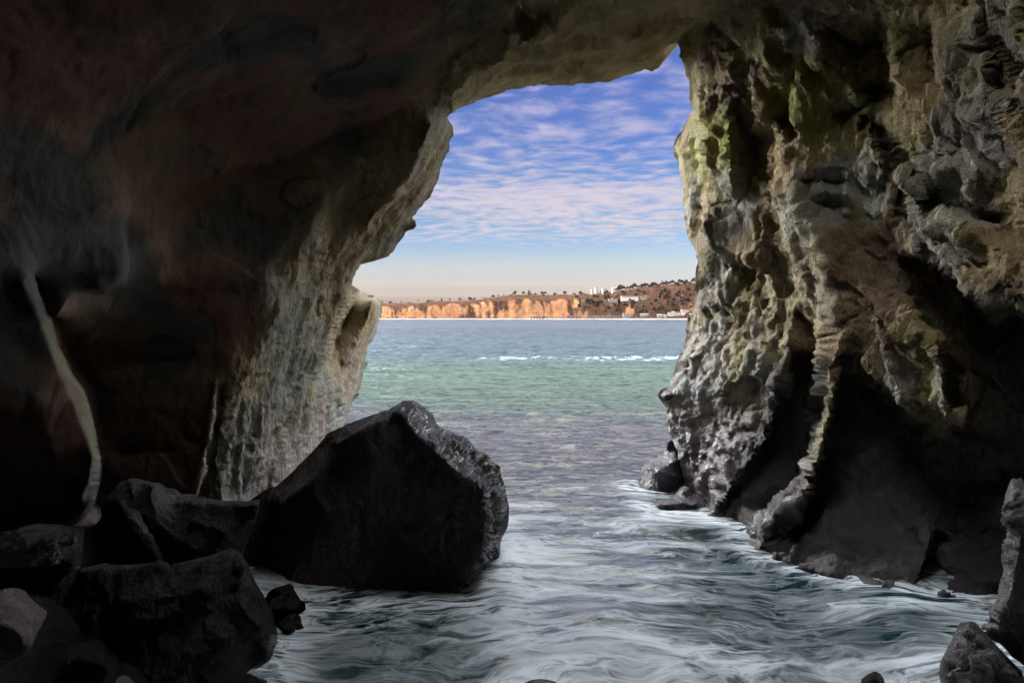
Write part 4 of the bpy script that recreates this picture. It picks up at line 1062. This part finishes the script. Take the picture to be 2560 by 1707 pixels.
# ================================================================== WATER
def water():
    dist = np.concatenate([np.linspace(-15, 6.5, 36)[:-1], np.geomspace(6.5, 40, 420)[:-1], np.geomspace(40, 320, 420)[:-1], np.geomspace(320, 2700, 80)])
    ang = np.linspace(-1, 1, 420)
    A, D = np.meshgrid(ang, dist)
    W = np.maximum(np.abs(D), 6) * .62 + 7
    x = (A * W).ravel(); y = D.ravel()
    p = np.stack([x, y, 0 * x], -1)
    warp = .8 * fbm(p * .22 + 7, 2)
    pw = p + np.stack([warp, warp * .5, 0 * warp], -1)
    near = sstep(24, 12, y); mid = sstep(10, 22, y) * sstep(140, 60, y)
    z = near * (.085 * fbm(pw * np.array([.30, .75, 1]), 3) + .03 * fbm(pw * np.array([.9, 2.6, 1]) + 9, 3))
    z += mid * (.075 * fbm(p * np.array([.28, .8, 1]) + 3, 3) + .05 * ridged(p * np.array([.7, 1.9, 1]) + 13, 3))
    z += sstep(40, 90, y) * sstep(420, 200, y) * (.10 * ridged(p * np.array([.25, .7, 1]) + 21, 3))
    # long swells rolling in
    z += sstep(40, 70, y) * sstep(1200, 500, y) * (.22 * np.sin(y * 2 * math.pi / 34 + 1.6 * perlin(p * np.array([.012, .01, 1])) * 3 + .012 * x) + .25 * perlin(p * np.array([.010, .03, 1]) + 3))
    # one swell standing up, dark, before it reaches the bay
    z += 1.0 * np.exp(-((y - 235 - .05 * x) / 26) ** 2) * (.6 + .4 * perlin(p * np.array([.012, 0, 1]) + 8))
    # small breaker
    z += .22 * np.exp(-((y - 74 + 3 * perlin(p * np.array([.09, 0, 1]))) / 2.2) ** 2) * sstep(-8, -4, x) * (.35 + .65 * sstep(-.3, .3, perlin(p * np.array([.13, 0, 1]) + 4)))
    idx = np.arange(len(x)).reshape(A.shape)
    Fq = np.stack([idx[:-1, :-1], idx[:-1, 1:], idx[1:, 1:], idx[1:, :-1]], -1).reshape(-1, 4)
    wl = lambda pts: [((px_ - CX) / F * (CAMZ * F / (py_ - HY)), CAMZ * F / (py_ - HY)) for px_, py_ in pts]
    ds = np.full(len(x), 9.0)
    for pts in ([(1250, 1392), (1193, 1458), (1140, 1492), (1000, 1500), (700, 1505)], [(1712, 1225), (1735, 1270), (1758, 1288), (1777, 1297), (1865, 1320), (1866, 1366), (1930, 1388), (2045, 1431), (2154, 1459), (2264, 1481), (2373, 1486), (2520, 1500)],
                [(1574, 1216), (1606, 1232), (1660, 1236)], [(1617, 1262), (1650, 1284), (1700, 1290), (1758, 1290)], [(690, 1560), (690, 1618), (674, 1700), (655, 1780)], [(2466, 1580), (2520, 1640), (2560, 1668)], [(2345, 1690), (2352, 1760)], [(1305, 1706), (1351, 1702), (1398, 1706)]):
        dd_, _, _ = nearest_on(np.array(wl(pts)), x, y, False); ds = np.minimum(ds, dd_)
    m, t = new_mat('sea_water')
    sh = t.n('ShaderNodeAttribute', attribute_name='tint').outputs['Color']
    geo = t.n('ShaderNodeNewGeometry'); pos = geo.outputs['Position']
    sp = t.n('ShaderNodeSeparateXYZ'); t.l(pos, sp.inputs[0])
    ys_ = sp.outputs['Y']; xs_ = sp.outputs['X']
    big = t.noise(t.mapping(pos, scale=(.4, 1, 1)), .09, 3, .5)
    lg = t.math('LOGARITHM', t.math('MAXIMUM', t.math('ADD', ys_, t.math('MULTIPLY', t.math('SUBTRACT', big, .5), t.math('MULTIPLY', ys_, .35))), 1.0), 10.0)
    u = t.math('DIVIDE', lg, 3.5)                     # log10(distance) / 3.5
    L10 = lambda d: math.log10(d) / 3.5
    col = t.ramp(u, [(0, (.006, .030, .034)), (L10(14), (.007, .032, .036)), (L10(19), (.010, .009, .012)), (L10(28), (.013, .012, .014)), (L10(36), (.004, .015, .004)), (L10(54), (.005, .021, .008)),
        (L10(78), (.002, .015, .017)), (L10(140), (.001, .012, .019)), (L10(230), (.0005, .005, .012)), (L10(420), (.001, .008, .016)), (L10(1200), (.003, .006, .010))])
    # foam: silky streaks near the rocks, in warped drawn-out bands
    w1 = t.n('ShaderNodeTexNoise'); w1.inputs['Scale'].default_value = .35; w1.inputs['Detail'].default_value = 3; t.l(pos, w1.inputs['Vector'])
    wv = t.n('ShaderNodeVectorMath', operation='MULTIPLY_ADD'); t.l(w1.outputs['Color'], wv.inputs[0]); wv.inputs[1].default_value = (3.0, 2.0, 0); t.l(pos, wv.inputs[2])
    f1 = t.noise(t.mapping(wv.outputs[0], scale=(.40, 1.5, 1), rot=(0, 0, .12)), 1.0, 6, .6, .5)
    def fil(scale, rot, sc, det):
        nd = t.n('ShaderNodeTexNoise', noise_type='RIDGED_MULTIFRACTAL'); nd.inputs['Scale'].default_value = sc; nd.inputs['Detail'].default_value = det; nd.inputs['Roughness'].default_value = .55; nd.inputs['Distortion'].default_value = .7
        t.l(t.mapping(wv.outputs[0], scale=scale, rot=(0, 0, rot)), nd.inputs['Vector']); return nd.outputs['Fac']
    def lace(scale, rot, det, wdt):
        nn = t.noise(t.mapping(wv.outputs[0], scale=scale, rot=(0, 0, rot)), 1.0, det, .58, .6)
        return t.maprange(t.math('ABSOLUTE', t.math('SUBTRACT', nn, .5)), 0, wdt, 1, 0)
    la = lace((.55, 1.7, 1), .16, 5, .085); lb = lace((1.3, 4.2, 1), -.10, 5, .09); lc = lace((.9, 2.8, 1), .35, 6, .06)
    f3 = t.noise(t.mapping(wv.outputs[0], scale=(.6, 1.2, 1)), .45, 3, .5)
    patch = t.maprange(f3, .36, .62)
    zone = t.maprange(ys_, 19, 10, 0, .16)
    # calmer dark water under the great boulder and along the right wall
    dx = t.math('ADD', xs_, 1.8); dy = t.math('SUBTRACT', ys_, 11.2)
    dd = t.math('SQRT', t.math('ADD', t.math('MULTIPLY', dx, dx), t.math('MULTIPLY', t.math('MULTIPLY', dy, dy), 2.2)))
    calm = t.maprange(dd, 1.8, .8, 0, .45)
    rx = t.maprange(t.math('ADD', xs_, t.math('MULTIPLY', t.math('SUBTRACT', ys_, 11), .8)), 3.2, 5.6, 0, .10)
    soft = t.math('MULTIPLY', t.maprange(f1, .36, .66), t.math('ADD', .25, t.math('MULTIPLY', patch, .60)))
    lines = t.math('MAXIMUM', t.math('MULTIPLY', la, t.math('ADD', .35, t.math('MULTIPLY', patch, .6))), t.math('MAXIMUM', t.math('MULTIPLY', lb, t.math('MULTIPLY', patch, .75)), t.math('MULTIPLY', lc, .45)))
    foam = t.math('ADD', t.math('MULTIPLY', soft, .72), t.math('MULTIPLY', lines, .80), clamp=True)
    foam = t.math('POWER', foam, 1.35)
    foam = t.math('SUBTRACT', foam, t.math('ADD', calm, t.math('MULTIPLY', rx, 1.5)), clamp=True)
    foam = t.math('MULTIPLY', foam, t.maprange(t.math('ADD', ys_, t.math('MULTIPLY', t.math('SUBTRACT', f3, .5), 9)), 21, 13, .06, 1, True))
    foam = t.math('MULTIPLY', foam, t.maprange(ys_, 24, 19, 0, 1))
    edge = t.math('MULTIPLY', sh, t.maprange(t.math('ADD', t.math('MULTIPLY', f1, .5), t.math('MULTIPLY', lb, .5)), .22, .70))
    foam = t.math('ADD', foam, t.math('MULTIPLY', edge, .75), clamp=True)
    # white water along the breaker
    bw = t.math('ABSOLUTE', t.math('SUBTRACT', ys_, t.math('ADD', 72.5, t.math('MULTIPLY', t.math('SUBTRACT', big, .5), 14))))
    bf = t.math('MULTIPLY', t.maprange(bw, 6.0, .3, 0, .55), t.maprange(t.noise(t.mapping(pos, scale=(.8, .35, 1)), 1.2, 7, .75), .49, .64))
    pa = t.maprange(t.math('ABSOLUTE', t.math('SUBTRACT', xs_, .3)), 4.2, 1.5, 0, 1)
    pb = t.maprange(t.math('ABSOLUTE', t.math('SUBTRACT', xs_, 11.5)), 7.5, 3.5, 0, 1)
    bf = t.math('MULTIPLY', bf, t.math('MAXIMUM', pa, pb))
    foam = t.math('MAXIMUM', foam, bf)
    base = t.mix(foam, col, (.80, .89, .99))
    b = t.n('ShaderNodeBsdfPrincipled'); t.l(base, b.inputs['Base Color'])
    t.l(t.math('ADD', t.maprange(ys_, 20, 200, .07, .20), t.math('MULTIPLY', foam, .5)), b.inputs['Roughness']); b.inputs['Specular IOR Level'].default_value = .27; b.inputs['IOR'].default_value = 1.333
    # ripples, broad far out and fine close by
    r1 = t.noise(t.mapping(pos, scale=(.45, 1.3, 1)), 2.2, 5, .6, .3)
    r2 = t.noise(t.mapping(pos, scale=(.40, 1.0, 1)), .40, 6, .60, .4)
    far = t.maprange(ys_, 18, 60, 0, 1)
    bp = t.n('ShaderNodeBump'); bp.inputs['Strength'].default_value = 1; t.l(t.math('MULTIPLY', r1, t.maprange(ys_, 12, 24, .25, 1)), bp.inputs['Height']); bp.inputs['Distance'].default_value = .12
    bp2 = t.n('ShaderNodeBump'); t.l(far, bp2.inputs['Strength']); t.l(r2, bp2.inputs['Height']); bp2.inputs['Distance'].default_value = 1.5; t.l(bp.outputs[0], bp2.inputs['Normal'])
    t.l(bp2.outputs[0], b.inputs['Normal'])
    o = t.n('ShaderNodeOutputMaterial'); t.l(b.outputs[0], o.inputs[0])
    tag(mesh_obj('sea', np.stack([x, y, z], -1), Fq, m, color=np.repeat((sstep(.75, .05, ds) * sstep(26, 18, y))[:, None], 3, 1)), kind='structure')
water()

def haze():
    v, f = [], []
    box(v, f, -2600, 2600, -60, 3600, -12, 420)
    m, t = new_mat('sea_haze')
    vs = t.n('ShaderNodeVolumePrincipled'); vs.inputs['Color'].default_value = (.96, .88, .86, 1); vs.inputs['Density'].default_value = .0000028; vs.inputs['Anisotropy'].default_value = .2
    o = t.n('ShaderNodeOutputMaterial'); t.l(vs.outputs[0], o.inputs['Volume'])
    tag(mesh_obj('haze', v, f, m, smooth=False), kind='stuff')
haze()

# ================================================================== SKY, SUN, CAMERA
SUN_EL, SUN_AZ = 22.0, 256.0          # azimuth clockwise from +Y
def world():
    w = bpy.data.worlds.new('World'); SC.world = w; w.use_nodes = True
    t = NT(w)
    sky = t.n('ShaderNodeTexSky', sky_type='NISHITA'); sky.sun_disc = False
    sky.sun_elevation = math.radians(SUN_EL); sky.sun_rotation = math.radians(SUN_AZ)
    sky.dust_density = 1.6; sky.ozone_density = 2.0
    tc = t.n('ShaderNodeTexCoord'); d = tc.outputs['Generated']
    sp = t.n('ShaderNodeSeparateXYZ'); t.l(d, sp.inputs[0])
    z = t.math('MAXIMUM', sp.outputs['Z'], .0)
    zz = t.math('ADD', z, .035)
    cb = t.n('ShaderNodeCombineXYZ'); t.l(t.math('DIVIDE', sp.outputs['X'], zz), cb.inputs[0]); t.l(t.math('DIVIDE', sp.outputs['Y'], zz), cb.inputs[1])
    P = cb.outputs[0]
    hs = t.n('ShaderNodeHueSaturation'); t.l(sky.outputs[0], hs.inputs['Color']); hs.inputs['Saturation'].default_value = 1.08
    tintc = t.ramp(z, [(0, (1.68, 1.30, 1.52)), (.04, (1.56, 1.31, 1.60)), (.06, (1.20, 1.22, 1.52)), (.085, (.90, 1.0, 1.36)), (.12, (.64, .80, 1.12)), (.21, (.42, .56, 1.06)), (.3, (.46, .52, 1.03)), (.6, (.8, .9, 1.0))])
    base = t.mix(1, hs.outputs[0], tintc, 'MULTIPLY')
    # rippled high cloud
    wn = t.n('ShaderNodeTexNoise'); wn.inputs['Scale'].default_value = .9; wn.inputs['Detail'].default_value = 2; t.l(P, wn.inputs['Vector'])
    wp = t.n('ShaderNodeVectorMath', operation='MULTIPLY_ADD'); t.l(wn.outputs['Color'], wp.inputs[0]); wp.inputs[1].default_value = (.55, .55, 0); t.l(P, wp.inputs[2])
    rip = t.noise(t.mapping(wp.outputs[0], scale=(6.2, 6.2, 1), rot=(0, 0, .30)), 1.0, 4, .52, .2)
    rip2 = t.noise(t.mapping(wp.outputs[0], scale=(3.4, 3.4, 1), rot=(0, 0, .22)), 1.0, 5, .6)
    lar = t.noise(t.mapping(P, scale=(.8, 1.0, 1), loc=(2.3, .4, 0)), .55, 3, .5)
    env = t.ramp(z, [(0, .12), (.06, .22), (.088, .40), (.115, .58), (.15, .62), (.18, .50), (.22, .47), (.26, .48), (.30, .54), (.36, .62)])
    cov = t.math('ADD', t.math('ADD', t.math('MULTIPLY', rip, .75), t.math('MULTIPLY', rip2, .35)), t.math('ADD', t.math('MULTIPLY', t.math('SUBTRACT', lar, .5), .7), t.math('SUBTRACT', env, .5)))
    cl = t.maprange(cov, .44, .84, 0, .92, True)
    # low streaks over the horizon
    low = t.noise(t.mapping(P, scale=(.10, .30, 1)), 1.0, 4, .5, .3)
    cl2 = t.math('MULTIPLY', t.maprange(low, .42, .66, 0, .75), t.ramp(z, [(0, .3), (.015, .8), (.065, .8), (.09, 0), (1, 0)]))
    front = t.math('MAXIMUM', t.maprange(sp.outputs['Y'], -.05, .25, 0, 1, True), t.maprange(z, .72, .92, 0, 1.0, True))
    over = t.math('MULTIPLY', t.maprange(z, .42, .58, 0, .9, True), front)          # added brightness high in front and overhead, lighting the cave
    sd = (math.sin(math.radians(SUN_AZ)) * math.cos(math.radians(SUN_EL)), math.cos(math.radians(SUN_AZ)) * math.cos(math.radians(SUN_EL)), math.sin(math.radians(SUN_EL)))
    ccol = t.ramp(z, [(0, (5.2, 4.6, 4.2)), (.1, (4.9, 4.3, 4.6)), (.25, (3.9, 3.6, 4.8)), (.46, (5, 5, 5.6)), (.64, (FILL_HIGH, FILL_HIGH, FILL_HIGH))])
    c = t.mix(cl, base, ccol)
    c = t.mix(cl2, c, (5.0, 4.3, 3.7))
    c = t.mix(over, c, ccol)
    # brightness added either side of the view to light the cave, left stronger
    azn = t.math('ARCTAN2', sp.outputs['X'], sp.outputs['Y'])
    lft = t.math('MULTIPLY', t.maprange(azn, -.31, -.54, 0, 1, True), t.maprange(azn, -1.75, -1.3, 0, 1, True))
    rgt = t.math('MULTIPLY', t.maprange(azn, .36, .62, 0, 1, True), t.maprange(azn, 1.75, 1.3, 0, 1, True))
    up = t.math('MULTIPLY', t.maprange(z, .0, .06, .5, 1), t.maprange(z, .46, .70, 1, .04, True))
    c = t.mix(t.math('MULTIPLY', lft, up), c, (GLOW * .95, GLOW * .96, GLOW * .96))
    c = t.mix(t.math('MULTIPLY', rgt, up), c, (GLOW2 * .93, GLOW2 * .97, GLOW2 * 1.02))
    bg = t.n('ShaderNodeBackground'); t.l(c, bg.inputs[0]); bg.inputs[1].default_value = .15
    o = t.n('ShaderNodeOutputWorld'); t.l(bg.outputs[0], o.inputs[0])
FILL_HIGH, GLOW, GLOW2 = 84.0, 310.0, 115.0
world()
a, e = math.radians(SUN_AZ), math.radians(SUN_EL)
sd = Vector((math.sin(a) * math.cos(e), math.cos(a) * math.cos(e), math.sin(e)))
sl = bpy.data.lights.new('sun', 'SUN'); sl.energy = 2.0; sl.angle = math.radians(.5); sl.color = (1, .84, .64)
so = bpy.data.objects.new('sun', sl); COL.objects.link(so); so.rotation_euler = sd.to_track_quat('Z', 'Y').to_euler()
cam = bpy.data.cameras.new('camera'); co = bpy.data.objects.new('camera', cam); COL.objects.link(co)
co.location = (0, 0, CAMZ); co.rotation_euler = (math.radians(90), 0, 0)
cam.lens = 28.0; cam.sensor_width = 36.0; cam.sensor_fit = 'HORIZONTAL'; cam.shift_y = -(853.5 - HY) / 2560; cam.clip_end = 60000; cam.clip_start = .05
SC.camera = co
SC.cycles.max_bounces = 6; SC.cycles.diffuse_bounces = 4; SC.cycles.glossy_bounces = 3; SC.cycles.transmission_bounces = 2; SC.cycles.volume_bounces = 0
SC.cycles.sample_clamp_indirect = 6.0
SC.view_settings.view_transform = 'Standard'; SC.view_settings.look = 'None'; SC.view_settings.exposure = 0.0; SC.view_settings.gamma = 1
print('total', time.time() - T0)
